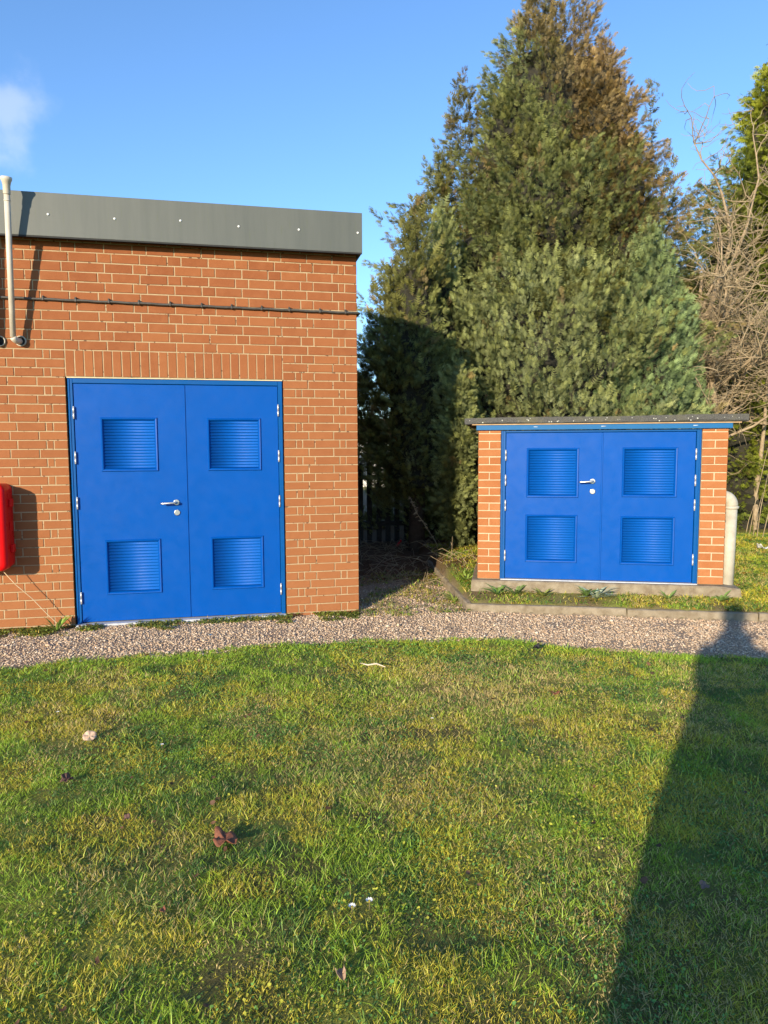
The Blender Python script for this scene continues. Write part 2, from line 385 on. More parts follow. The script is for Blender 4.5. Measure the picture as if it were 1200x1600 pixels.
# side wall bricks (east)
for k in range(-1, 43):
    z1, z0 = zw(3.075-.075*k), zw(3.075-.075*(k+1)); A = (k % 2 == 0)
    y = .1125 if A else .225; pat = 0
    while y < DEPTH-.05:
        L = SL if (pat % 3) else (HL if pat else (CL if A else SL)); L = min(L, DEPTH-y)
        br.append(dict(c=(0, y+L/2, (z0+z1)/2+ZB), L=L-J, H=z1-z0-J, D=.1025, rot=1, vis=0)); y += L; pat += 1
lay_bricks(br, bld, M['brick'], 300)
# backing wall: mortar plane 4 mm behind the brick faces, with the door opening
mb = MB(); zt = zw(3.16)
e = .0045
mb.box(-.668, -e, e, .30, -.3+ZB, zt+ZB).box(WL, -2.482, e, .30, -.3+ZB, zt+ZB).box(-2.4815, -.6685, e, .30, 2.031+ZB, zt+ZB)
mb.box(-.30, -e, .3005, DEPTH-.3005, -.3+ZB, zt+ZB).box(WL, -e, DEPTH-.30, DEPTH, -.3+ZB, zt+ZB).box(WL, WL+.3, .3005, DEPTH-.3005, -.3+ZB, zt+ZB)
mb.build('mortar_wall', M['mortar'], bld)
MB().box(-2.472, -.678, .012, .09, 2.0215+ZB, 2.0305+ZB).build('steel_lintel', simple('cream_lintel', (.62, .5, .3), (.72, .6, .4), 30, .6, 0), bld)
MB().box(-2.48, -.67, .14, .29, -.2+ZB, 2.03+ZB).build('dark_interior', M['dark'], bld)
MB().box(-2.47, -.68, -.035, .139, -.14+ZB, -.078+ZB).build('door_threshold', M['whiteline'], bld)
# roof edge
mb = MB()
fz0, fz1, fy, fx = 3.131, 3.470, -.12, .028
fas = MB(); fas.bevbox(WL-.03, fx, fy, fy+.02, fz0+ZB, fz1+ZB, .002); fas.box(fx-.02, fx, fy+.0205, DEPTH+.1, fz0+ZB, fz1+ZB)
fo = fas.build('roof_fascia', M['fascia'], bld)
MB().box(WL, fx-.0205, fy+.0205, DEPTH+.05, fz0+.012+ZB, fz0+.03+ZB).build('soffit', M['soffit'], bld)
MB().box(WL, fx-.0205, fy+.0205, DEPTH+.05, fz1-.04+ZB, fz1-.01+ZB).build('flat_roof', M['felt'], bld)
MB().box(WL-.03, fx-.002, fy+.0, fy+.008, fz0-.012+ZB, fz0-.0005+ZB).build('drip_shadow_strip', M['soffit'], bld)  # black strip standing in for the shadow line below the fascia
for x, z in [(-2.53, 3.30), (-2.025, 3.296), (-1.506, 3.312), (-1.032, 3.293), (-.525, 3.296), (-.011, 3.299), (-3.06, 3.3), (-3.6, 3.3)]:
    s_ = MB().tube([(x, fy+.001, z+ZB), (x, fy-.004, z+ZB), (x, fy-.008, z+ZB)], [.0095, .0095, .005], 10); s_.build('fixing_screw', M['white'], fo)

# ---------------------------------------------------------------- doors
slat_cache = {}
def louvre(door, cx, cz, w_, h_, nsl, yf):
    """raised frame and slats; cx, cz centre; yf = door face y (front is -y)"""
    b_ = .026; x0, x1, z0, z1 = cx-w_/2, cx+w_/2, cz-h_/2, cz+h_/2; y1 = yf+.0005; p = .013
    m_ = MB()
    O = [(x0, z0), (x1, z0), (x1, z1), (x0, z1)]; I = [(x0+b_, z0+b_), (x1-b_, z0+b_), (x1-b_, z1-b_), (x0+b_, z1-b_)]
    def off(q, t): 
        return [(q[0][0]+t, q[0][1]+t), (q[1][0]-t, q[1][1]+t), (q[2][0]-t, q[2][1]-t), (q[3][0]+t, q[3][1]-t)]
    rings = [(O, y1), (off(O, .001), yf-p*.45), (off(O, .006), yf-p), (off(O, .015), yf-p*.85), (I, yf+.004), (I, yf+.028)]
    vs = []; fs = []
    for rg, yy in rings: vs += [(x, yy, z) for x, z in rg]
    for i in range(len(rings)-1):
        for k in range(4):
            k2 = (k+1) % 4; fs.append((i*4+k, i*4+k2, i*4+4+k2, i*4+4+k))
    m_.add(vs, fs); m_.build('louvre_frame', M['blue'], door)
    iw = w_-2*b_; ih = h_-2*b_; pitch = ih/nsl; key = (round(iw, 4), round(pitch, 4))
    if key not in slat_cache:
        a = MB(); t = .0016; X0, X1 = -iw/2+.0008, iw/2-.0008
        # curved blade: back edge high, front edge low with a rolled lip
        prof = [(.010, pitch*.62), (.0060, pitch*.30), (.0028, pitch*.02), (.0012, -pitch*.27), (.0022, -pitch*.34), (.010, -pitch*.37)]
        v = []; f = []
        for (yy, zz) in prof: v += [(X0, yy, zz), (X1, yy, zz)]
        for (yy, zz) in reversed(prof): v += [(X0, yy+t, zz-t*.6), (X1, yy+t, zz-t*.6)]
        n_ = len(prof)*2
        for i in range(n_): j_ = (i+1) % n_; f.append((2*i, 2*j_, 2*j_+1, 2*i+1))
        f.append([2*i for i in range(n_)]); f.append([2*i+1 for i in range(n_)][::-1])
        a.add(v, f); me = a.mesh('louvre_slat'); me.materials.append(M['blue_louvre']); me.polygons.foreach_set('use_smooth', [i < n_ for i in range(n_+2)]); slat_cache[key] = me
    for i in range(nsl):
        o = bpy.data.objects.new('louvre_slat', slat_cache[key]); COL.objects.link(o); o.parent = door
        o.location = (cx, yf+.003, z0+b_+(i+.5)*pitch); o.rotation_euler = (random.uniform(-.02, .02), random.uniform(-.0025, .0025), 0)
def leaf(parent, x0, x1, z0, z1, yf, louvres, nsl):
    """door leaf with real openings behind the louvres"""
    d = MB(); b_ = .02
    # column split with openings
    ox0 = louvres[0][0]-louvres[0][2]/2+b_; ox1 = louvres[0][0]+louvres[0][2]/2-b_
    zs = [z0]
    for (cx, cz, w_, h_) in sorted(louvres, key=lambda t: t[1]): zs += [cz-h_/2+b_, cz+h_/2-b_]
    zs.append(z1)
    xs_ = [x0, ox0, ox1, x1]; T_ = .045; vs = []; idx = {}
    def vid(i, j_, s_):
        k = (i, j_, s_)
        if k not in idx: idx[k] = len(vs); vs.append((xs_[i], yf if s_ == 0 else yf+T_, zs[j_]))
        return idx[k]
    fs = []; holes = {(1, 1), (1, 3)}; nz_ = len(zs)-1
    for i in range(3):
        for j_ in range(nz_):
            if (i, j_) in holes: continue
            fs.append((vid(i, j_, 0), vid(i+1, j_, 0), vid(i+1, j_+1, 0), vid(i, j_+1, 0)))
            fs.append((vid(i, j_, 1), vid(i, j_+1, 1), vid(i+1, j_+1, 1), vid(i+1, j_, 1)))
            for (di, dj, a, b2) in ((-1, 0, (i, j_), (i, j_+1)), (1, 0, (i+1, j_+1), (i+1, j_)), (0, -1, (i+1, j_), (i, j_)), (0, 1, (i, j_+1), (i+1, j_+1))):
                ni, nj = i+di, j_+dj
                if not (0 <= ni < 3 and 0 <= nj < nz_) or (ni, nj) in holes:
                    fs.append((vid(*a, 0), vid(*b2, 0), vid(*b2, 1), vid(*a, 1)))
    d.add(vs, fs); o = d.build('door', M['blue'], parent)
    bv = o.modifiers.new('bev', 'BEVEL'); bv.width = .0025; bv.segments = 2; bv.limit_method = 'ANGLE'
    for (cx, cz, w_, h_) in louvres: louvre(o, cx, cz, w_, h_, nsl, yf)
    return o
def handle(door, x, z, xl, yf):
    r = MB().tube([(x, yf+.0005, z), (x, yf-.008, z), (x, yf-.010, z)], [.026, .026, .023], 20); r.tube([(x, yf-.009, z), (x, yf-.05, z), (x-.006, yf-.056, z), (x-.02, yf-.058, z-.001), (xl+.01, yf-.056, z-.006), (xl, yf-.05, z-.007)], [.010, .010, .010, .010, .009, .0085], 12)
    r.build('door_handle', M['steel'], door)
def lock(door, x, z, yf):
    r = MB().tube([(x, yf+.0005, z), (x, yf-.007, z), (x, yf-.009, z)], [.026, .026, .022], 20); r.tube([(x, yf-.0085, z+.006), (x, yf-.011, z+.006)], .0085, 12); r.box(x-.004, x+.004, yf-.0108, yf-.0085, z-.016, z+.002)
    r.build('lock_cylinder', M['steel'], door)
def hinge(door, x, z, yf, h_=.10):
    r = MB().tube([(x, yf-.006, z-h_/2), (x, yf-.006, z-.001)], .0072, 10).tube([(x, yf-.006, z+.001), (x, yf-.006, z+h_/2)], .0072, 10)
    r.tube([(x, yf-.006, z+h_/2), (x, yf-.006, z+h_/2+.004)], .005, 8)
    r.build('hinge', M['hinge'], door)
def door_frame(parent, x0, x1, z0, z1, wl, y0, header=None):
    r = MB(); hz = header or wl
    r.bevbox(x0, x0+wl, y0, y0+.09, z0, z1, .003); r.bevbox(x1-wl, x1, y0, y0+.09, z0, z1, .003); r.bevbox(x0+wl+.0004, x1-wl-.0004, y0+.0006, y0+.09, z1-hz, z1-.0006, .003)
    # raised rebate lip along each jamb
    r.bevbox(x0+.004, x0+wl*.42, y0-.006, y0+.001, z0+.001, z1-.003, .002); r.bevbox(x1-wl*.42, x1-.004, y0-.006, y0+.001, z0+.001, z1-.003, .002)
    return r.build('door_frame', M['blue_frame'], parent)
YF = .022
door_frame(bld, -2.468, -.678, -.078+ZB, 2.019+ZB, .040, YF-.004)
dl = leaf(bld, -2.4245, -1.5305, -.068+ZB, 1.975+ZB, YF+.006, [(-1.988, 1.4635+ZB, .466, .462), (-1.987, .403+ZB, .462, .480)], 16)
dr = leaf(bld, -1.5265, -.7215, -.068+ZB, 1.975+ZB, YF+.006, [(-1.106, 1.4615+ZB, .466, .462), (-1.101, .406+ZB, .462, .476)], 16)
MB().bevbox(-1.5320, -1.5180, YF-.001, YF+.0055, -.066+ZB, 1.973+ZB, .002).build('meeting_strip', M['blue'], dr)
handle(dl, -1.615, .958+ZB, -1.742, YF+.006); lock(dl, -1.612, .868+ZB, YF+.006)
for z in (1.73, 1.35, .965, .145): hinge(dl, -2.4265, z+ZB, YF-.004)
for z in (1.76, 1.355, .95, .15): hinge(dr, -.7195, z+ZB, YF-.004)

# ---------------------------------------------------------------- small building
SA = -0.3844720
shed = empty('brick_plant_housing', (1.2032, .1341, .1441), SA)
tag(shed, 'small low orange brick housing with blue double doors, felt roof and concrete base', 'outbuilding')
SW = 2.262; SD = 1.35; SH = 1.446
def sbricks():
    o = []
    def a(x0, x1, z0, z1, D=.1025, y=0): o.append(dict(c=((x0+x1)/2, y, (z0+z1)/2), L=x1-x0-J, H=z1-z0-J, D=D, vis=1))
    for k in range(20):
        z0 = k*.0745; z1 = min(z0+.0745, SH+.004)
        if z1-z0 < .025: continue
        for (x0, x1) in ((-.005, .2175), (2.036, 2.267)):
            if k % 2 == 0: a(x0, x1, z0, z1, .1025)
            else:
                mid_ = (x0+x1)/2; a(x0, mid_, z0, z1, .215 if x0 < 1 else .1025); a(mid_, x1, z0, z1, .1025 if x0 < 1 else .215)
        y0_ = .1025+J if k % 2 == 0 else .225
        y = y0_
        while y < SD-.02:
            L = min(SL, SD-y)
            for (xx, rt_) in ((0, 2), (SW, 1)):
                o.append(dict(c=(xx, y+L/2, (z0+z1)/2), L=L-J, H=z1-z0-J, D=.1025, rot=rt_, vis=0))
            y += L
    return o
lay_bricks(sbricks(), shed, M['shed_brick'], 300)
mb = MB(); e = .004
mb.box(e, .214, e, SD, .002, SH).box(2.040, SW-e, e, SD, .002, SH).box(.2145, 2.0395, SD-.2, SD-.001, .002, SH)
mb.build('mortar_wall', M['shed_mortar'], shed)
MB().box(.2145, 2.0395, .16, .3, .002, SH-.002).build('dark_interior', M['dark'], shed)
# concrete base with rough broken edge on the right
bb = MB(); import itertools
def rough_slab(x0, x1, y0, y1, z0, z1, nx_=44, seed=1):
    r = random.Random(seed); vs = []; fs = []
    prof = [(y0, z0), (y0+.002, z0+(z1-z0)*.5), (y0+.006, z1-.012), (y0+.018, z1), (y1, z1), (y1, z0)]
    for i in range(nx_+1):
        x = x0+(x1-x0)*i/nx_
        for j_, (yy, zz) in enumerate(prof):
            k = r.uniform(-.006, .006) if j_ < 3 else r.uniform(-.002, .002)*(j_ == 3)
            chip = -.02 if (i > nx_-4 and j_ in (2, 3)) else 0
            vs.append((x+(r.uniform(-.01, .01) if i in (0, nx_) else 0), yy+k-chip*.3, zz+k*.5+chip*(i-nx_+4)/4))
    n_ = len(prof)
    for i in range(nx_):
        for j_ in range(n_): k = (j_+1) % n_; fs.append((i*n_+j_, i*n_+k, (i+1)*n_+k, (i+1)*n_+j_))
    fs.append(list(range(n_))[::-1]); fs.append([nx_*n_+j_ for j_ in range(n_)]); return vs, fs
bb.add(*rough_slab(-.055, 2.40, -.075, SD+.05, -.22, -.003)); bo = bb.build('concrete_base', M['concrete'], shed)
MB().box(.222, 2.032, -.012, .15, -.004, .006).build('door_threshold', M['whiteline'], shed)
YS = .012
door_frame(shed, .2175, 2.0355, .0065, SH-.001, .043, YS-.004, .022)
sl_ = leaf(shed, .2645, 1.1535, .012, 1.419, YS+.006, [(.703, 1.038, .486, .474), (.698, .405, .486, .462)], 17)
sr_ = leaf(shed, 1.1575, 1.9885, .012, 1.419, YS+.006, [(1.587, 1.044, .492, .466), (1.581, .400, .488, .460)], 17)
MB().bevbox(1.1515, 1.1650, YS-.001, YS+.0055, .014, 1.417, .002).build('meeting_strip', M['blue'], sr_)
handle(sl_, 1.074, .959, .950, YS+.006); lock(sl_, 1.076, .862, YS+.006)
for z in (1.205, .965, .722, .234): hinge(sl_, .2625, z, YS-.004)
for z in (1.210, .968, .740, .229): hinge(sr_, 1.9905, z, YS-.004)
MB().bevbox(-.019, 2.290, -.028, -.002, SH+.001, SH+.052, .003).build('fascia_board', M['blue_fascia'], shed)
for x in (.52, 1.18, 1.99):
    MB().tube([(x+random.uniform(-.05, .05), -.0275, SH+.028), (x, -.0305, SH+.029)], [.0045, .003], 8).build('nail_head', simple('pale_filler', (.35, .45, .6), (.5, .6, .7), 40, .6, 0), shed)
MB().box(-.06, 2.36, -.040, -.029, SH+.050, SH+.058).build('roof_batten', M['timber'], shed)
# felt covered roof slab, slightly wavy drooping edge
def roof():
    nx_, ny_ = 90, 16; r = random.Random(5); vs = []; fs = []
    x0, x1, y0, y1 = -.13, 2.415, -.058, SD+.12
    def zt_(u, v): return SH+.113+.004*math.sin(u*9)+.012*u*(1-v)+v*.03+(.012*math.sin((u)*math.pi))*(1-v)*.3
    rows = []
    for j_ in range(ny_+1):
        v = j_/ny_; rows.append([(x0+(x1-x0)*i/nx_, y0+(y1-y0)*v, zt_(i/nx_, v)+r.uniform(-.0015, .0015)) for i in range(nx_+1)])
    front_b = [(x, y+.003+r.uniform(-.002, .002), z-.052+.004*math.sin(x*7)+r.uniform(-.003, .003)) for (x, y, z) in rows[0]]
    front_i = [(x, y+.02, SH+.060) for (x, y, z) in rows[0]]
    back_b = [(x, y, SH+.060) for (x, y, z) in rows[-1]]
    allr = [front_i, front_b]+rows+[back_b]
    for rr in allr: vs += rr
    w1 = nx_+1
    for j_ in range(len(allr)-1):
        for i in range(nx_): a = j_*w1+i; fs.append((a, a+1, a+1+w1, a+w1))
    L_ = [j_*w1 for j_ in range(len(allr))]; fs.append(L_); fs.append([q+nx_ for q in L_][::-1])
    fs.append([0, nx_, (len(allr)-1)*w1+nx_, (len(allr)-1)*w1])
    return vs, fs
rm = MB(); v_, f_ = roof(); rm.add(v_, f_); ro = rm.build('roof', M['felt'], shed)
lm = MB()
for i in range(34):
    x = random.uniform(-.1, 2.38); z = SH+random.uniform(.072, .108); s_ = random.uniform(.003, .008)
    lm.tube([(x, -.0555, z), (x, -.0595, z)], [s_, s_*.7], 6)
lm.build('lichen_spots', M['lichen'], ro)

# ---------------------------------------------------------------- kerb
kerb = empty('kerb', (0, 0, 0)); tag(kerb, kind='structure')
def kerb_piece(p, q, ztop0, ztop1, seed):
    p = Vector((*p, 0)); q = Vector((*q, 0)); d = (q-p); L = d.length; d.normalize(); nn = Vector((-d.y, d.x, 0)); r = random.Random(seed)
    ns = max(4, int(L/.07)); vs = []; fs = []; wd = .052
    for i in range(ns+1):
        t = i/ns; zt_ = ztop0+(ztop1-ztop0)*t; c_ = p+d*(L*t)
        for (o_, z_) in ((0, -.25), (0, zt_-.008), (.010, zt_), (wd-.008, zt_), (wd, zt_-.008), (wd, -.25)):
            k = r.uniform(-.003, .003); vs.append(tuple(c_+nn*(o_+k)+Vector((0, 0, z_+k*.8))))
    for i in range(ns):
        for j_ in range(6): k = (j_+1) % 6; fs.append((i*6+j_, (i+1)*6+j_, (i+1)*6+k, i*6+k))
    fs.append(list(range(6))); fs.append([ns*6+j_ for j_ in range(6)][::-1])
    o = MB().add(vs, fs).build('kerb_stone', M['kerbc'], kerb); return o
def lerp(a, b, t): return (a[0]+(b[0]-a[0])*t, a[1]+(b[1]-a[1])*t)
KF = (KC[0]+kd[0]*3.6, KC[1]+kd[1]*3.6)
kerb_piece(KC, lerp(KC, KF, .395), -.024, -.020, 1); kerb_piece(lerp(KC, KF, .3985), lerp(KC, KF, .70), -.026, -.024, 2); kerb_piece(lerp(KC, KF, .7035), KF, -.022, -.02, 3)
kerb_piece(lerp(KB, KC, .02), lerp(KB, KC, .985), .020, -.022, 4); kerb_piece(lerp(KA, KB, .02), lerp(KA, KB, .98), .055, .022, 5)

# ---------------------------------------------------------------- things fixed to the buildings
def vent(x, zh, lean, label, holex):
    """thin vent pipe rising from an elbow at a wall opening past the roof edge"""
    t = empty('vent_pipe', (x, 0, zh)); tag(t, label, 'vent pipe', 'vent pipes on the brick wall')
    r = .0225
    ztop = 3.515-zh; y0 = -.085; y1 = -.085-lean
    p0 = Vector((0, y0, 0)); p1 = Vector((.055 if lean > .1 else 0, y1, ztop))
    g = lambda s: p0.lerp(p1, s)
    MB().tube([(.028, .02, .004), (.026, -.03, .003), (.018, -.068, 0), (.006, -.084, .012), g(.02)], [r*1.15]*5, 14).build('elbow', M['plastic'], t)
    MB().tube([g(.02), g(.5), g(.93)], r, 14).build('pipe', M['plastic'], t)
    MB().tube([g(.90), g(.905), g(.955), g(.96), g(.975), g(.985), g(1.0), g(1.004)], [r*1.15, r*1.2, r*1.25, r*1.35, r*1.55, r*1.85, r*1.9, r*1.6], 16).build('cowl', M['plastic'], t)
    MB().tube([g(.86), g(.863), g(.868)], [r*1.02, r*1.18, r*1.02], 14).build('collar', M['plastic'], t)
    a = []; n_ = 18; m_ = MB(); R1, R2 = .043, .035
    vs = []; fs = []
    for (rr, yy) in ((R1, .001), (R1, -.016), (R2, -.016), (R2, .03)):
        vs += [(holex-x+rr*math.cos(2*math.pi*k/n_), yy, .006+rr*math.sin(2*math.pi*k/n_)) for k in range(n_)]
    for i in range(3):
        for k in range(n_): k2 = (k+1) % n_; fs.append((i*n_+k, i*n_+k2, (i+1)*n_+k2, (i+1)*n_+k))
    m_.add(vs, fs, True); m_.build('wall_sleeve', M['duct'], t)
    MB().tube([(holex-x, -.004, .006), (holex-x, -.0035, .006)], R2, 18).build('dark_bore', M['dark'], t)
vent(-2.842, 2.305, .185, 'cream vent pipe on the brick wall rising past the grey roof edge at far left', -2.806)
vent(-3.02, 2.30, .06, 'left vent pipe whose wall sleeve shows at the very left edge of the photo', -2.963)

cab = empty('wall_cable', (-1.5, -.018, 2.65)); tag(cab, 'thin dark cable clipped along the brick wall below the roof edge', 'cable')
clipx = [-5.2, -4.6, -3.9, -3.35, -3.1, -2.865, -2.619, -2.368, -2.108, -1.869, -1.615, -1.356, -1.104, -.848, -.609, -.338, -.109]
pts = []
for i, x in enumerate(np.linspace(-5.5, .012, 90)):
    pts.append((x+1.5, -.001+.001*math.sin(x*11), 2.656-.0045*(x+2.9)-.0020*math.sin((x)*2*math.pi/.25)-.05*(x+2.9)*.09-.00+(-.0)+ (0)-2.65))
pts.append((.016+1.5, .01, pts[-1][2])); pts.append((.016+1.5, .25, pts[-1][2]))
MB().tube(pts, .0105, 8).build('cable_run', M['cable'], cab)
for x in clipx:
    k = int(np.argmin([abs(p[0]-1.5-x) for p in pts])); z = pts[k][2]
    c_ = MB(); c_.bevbox(x+1.5-.008, x+1.5+.008, -.016, .018, z-.013, z+.013, .003); c_.bevbox(x+1.5-.007, x+1.5+.007, -.010, .018, z+.013, z+.026, .003); c_.tube([(x+1.5, -.010, z+.019), (x+1.5, -.014, z+.019)], .004, 8)
    c_.build('cable_clip', M['cable'], cab)

# red extinguisher cabinet at the left edge
rc = empty('extinguisher_cabinet', (-3.10, -.0, .40)); tag(rc, 'rounded red plastic cabinet fixed to the brick wall at the left edge', 'cabinet')
def rounded(x0, x1, z0, z1, rr, y0, y1, er, inset=0):
    """rounded rectangle extruded from y1 (wall) to y0 (front) with a rounded front edge"""
    vs = []; fs = []; n_ = 6; prof = [(y1, 0), (y0+er, 0)]+[(y0+er*(1-math.sin(a)), er*(1-math.cos(a))) for a in (R_(25), R_(50), R_(75), R_(90))]
    for (yy, ins) in prof:
        for (cx_, cz_, a0) in ((x1-rr, z1-rr, 0), (x0+rr, z1-rr, 90), (x0+rr, z0+rr, 180), (x1-rr, z0+rr, 270)):
            for k in range(n_+1):
                a = R_(a0+90*k/n_); q = rr-ins; vs.append((cx_+q*math.cos(a), yy, cz_+q*math.sin(a)))
    w1 = 4*(n_+1)
    for i in range(len(prof)-1):
        for k in range(w1): k2 = (k+1) % w1; fs.append((i*w1+k, i*w1+k2, (i+1)*w1+k2, (i+1)*w1+k))
    return vs, fs, [(len(prof)-1)*w1+k for k in range(w1)][::-1]
m_ = MB(); q_ = rounded(-.18, .17, .045, .745, .055, -.115, .0, .0); m_.add(q_[0], q_[1]+[q_[2]]); m_.build('back_shell', M['red'], rc)
m_ = MB(); v2, f2, c2 = rounded(-.185, .178, .04, .75, .06, -.255, -.118, .045); m_.add(v2, f2, True); m_.add([v2[k] for k in c2], [list(range(len(c2)))]); m_.build('front_lid', M['red'], rc)
for z in (.59, .40, .215):
    m_ = MB(); m_.bevbox(.1785, .200 if z != .40 else .186, -.150, -.085, z-.032, z+.032, .004); m_.build('catch', M['red'], rc)
m_ = MB(); m_.box(-.11, .112, -.2565, -.2555, .10, .20); m_.build('white_label', M['white'], rc)

wire = MB().tube([(-2.98, -.16, .43), (-2.90, -.15, .32), (-2.78, -.13, .19), (-2.68, -.12, .06), (-2.60, -.12, -.03), (-2.56, -.13, -.10)], .0032, 6).build('loose_string', simple('pale_string', (.5, .36, .2), (.62, .48, .3), 60, .8, 0))
tag(wire, 'thin pale string hanging slantwise from under the red cabinet to the gravel', 'string')

# fat drain pipe beside the small building
def shedpt(s, y, z):
    c_, s_ = math.cos(SA), math.sin(SA); return (1.2032+s*c_-y*s_, .1341+s*s_+y*c_, .1441+z)
dp = empty('elbow_duct', shedpt(2.345, .16, -.03), SA); tag(dp, 'thick grey plastic pipe bending into the right side of the small brick housing', 'pipe')
r = .062
MB().tube([(-.01, 0, -.10), (-.003, 0, .3), (.003, 0, .735)], r*.96, 24).build('pipe', M['duct'], dp)
MB().tube([(.004, 0, .728), (.004, 0, .735), (.004, 0, .752), (.004, 0, .758)], [r*1.03, r*1.16, r*1.16, r*1.02], 24).build('collar', M['duct'], dp)
el = [(.004, 0, .758)]+[(.004-.075*(1-math.cos(R_(a))), 0, .765+.075*math.sin(R_(a))) for a in range(0, 91, 15)]+[(-.13, 0, .84)]
MB().tube(el, r*1.0, 24).build('elbow', M['duct'], dp)

# ---------------------------------------------------------------- fence and pale wall in the gap
fp0 = at(556, 846, 10.6); fdir = np.array([math.cos(-.12), math.sin(-.12)])
fen = empty('picket_fence', (fp0[0]-1.0, fp0[1]+.12, 0.02), -.12); tag(fen, 'dark weathered picket fence in the shade between building and conifers', 'fence')
for i in range(26):
    x = i*.135+random.uniform(-.006, .006); hgt = 1.22+random.uniform(-.02, .02); hw = .038
    m_ = MB(); m_.add([(x-hw, 0, 0), (x+hw, 0, 0), (x+hw, 0, hgt-.05), (x, 0, hgt), (x-hw, 0, hgt-.05), (x-hw, .018, 0), (x+hw, .018, 0), (x+hw, .018, hgt-.05), (x, .018, hgt), (x-hw, .018, hgt-.05)],
        [(0, 1, 2, 3, 4), (9, 8, 7, 6, 5), (0, 5, 6, 1), (1, 6, 7, 2), (2, 7, 8, 3), (3, 8, 9, 4), (4, 9, 5, 0)]); m_.build('picket', M['fencewood'], fen)
for z in (.3, .98): MB().box(-.05, 3.5, .019, .06, z-.035, z+.035).build('rail', M['fencewood'], fen)
for x in (.2, 1.9, 3.4): MB().box(x-.04, x+.04, .061, .14, -.1, 1.15).build('fence_post', M['fencewood'], fen)
pw = at(575, 740, 24); hs = empty('pale_house', (pw[0]+.5, pw[1], 0), -.2); tag(hs, 'pale house wall glimpsed through the dark picket fence', 'house')
MB().box(-1.4, .15, 0, 3, -.3, 1.9).build('wall', M['pale_wall'], hs)
MB().add([(-1.6, -.2, 1.9), (.35, -.2, 1.9), (.35, 3.2, 1.9), (-1.6, 3.2, 1.9), (-1.6, 1.5, 2.5), (.35, 1.5, 2.5)], [(0, 1, 5, 4), (2, 3, 4, 5), (1, 2, 5), (3, 0, 4), (0, 3, 2, 1)]).build('roof', simple('roof_tiles', (.2, .08, .05), (.28, .12, .07), 4, .9, .2), hs)
MB().box(-1.2, -.5, -.03, .0, .5, 1.3).build('window', simple('window_glass', (.10, .13, .17), (.16, .2, .26), 2, .15, 0), hs)

# ---------------------------------------------------------------- conifers
def unit(a): return a/np.maximum(np.linalg.norm(a, axis=-1, keepdims=True), 1e-9)
def spray_template(kind):
    """flattened scale-leaf spray in local x (long), y (wide), z (lift): list of triangles"""
    T = [[(0, -.035, 0), (0, .035, 0), (1.0, 0, -.03)]]
    for i, (x, ly, lx) in enumerate([(.04, .40, .24), (.25, .42, .22), (.46, .34, .20), (.68, .22, .17)]):
        for s_ in (-1, 1): T.append([(x, 0, 0), (x+.15, s_*.012, .012), (x+lx, s_*ly*(1+.1*(i % 2)), .05-.06*x+.03*s_*(i % 2))])
    return np.array(T)
def scatter_sprays(tpl, P, Dr, Nn, L, W, colr):
    """tpl (t,3,3); P origin, Dr long axis, Nn rough normal, L length, W width, colr (n,3)"""
    Dr = unit(Dr); Sd = unit(np.cross(Nn, Dr)); Up_ = np.cross(Dr, Sd); n_ = len(P); t = len(tpl)
    V = (P[:, None, None, :] + tpl[None, :, :, 0, None]*(Dr*L[:, None])[:, None, None, :] + tpl[None, :, :, 1, None]*(Sd*W[:, None])[:, None, None, :] + tpl[None, :, :, 2, None]*(Up_*L[:, None])[:, None, None, :])
    C_ = np.repeat(colr, t*3, axis=0)
    return V.reshape(-1, 3), C_
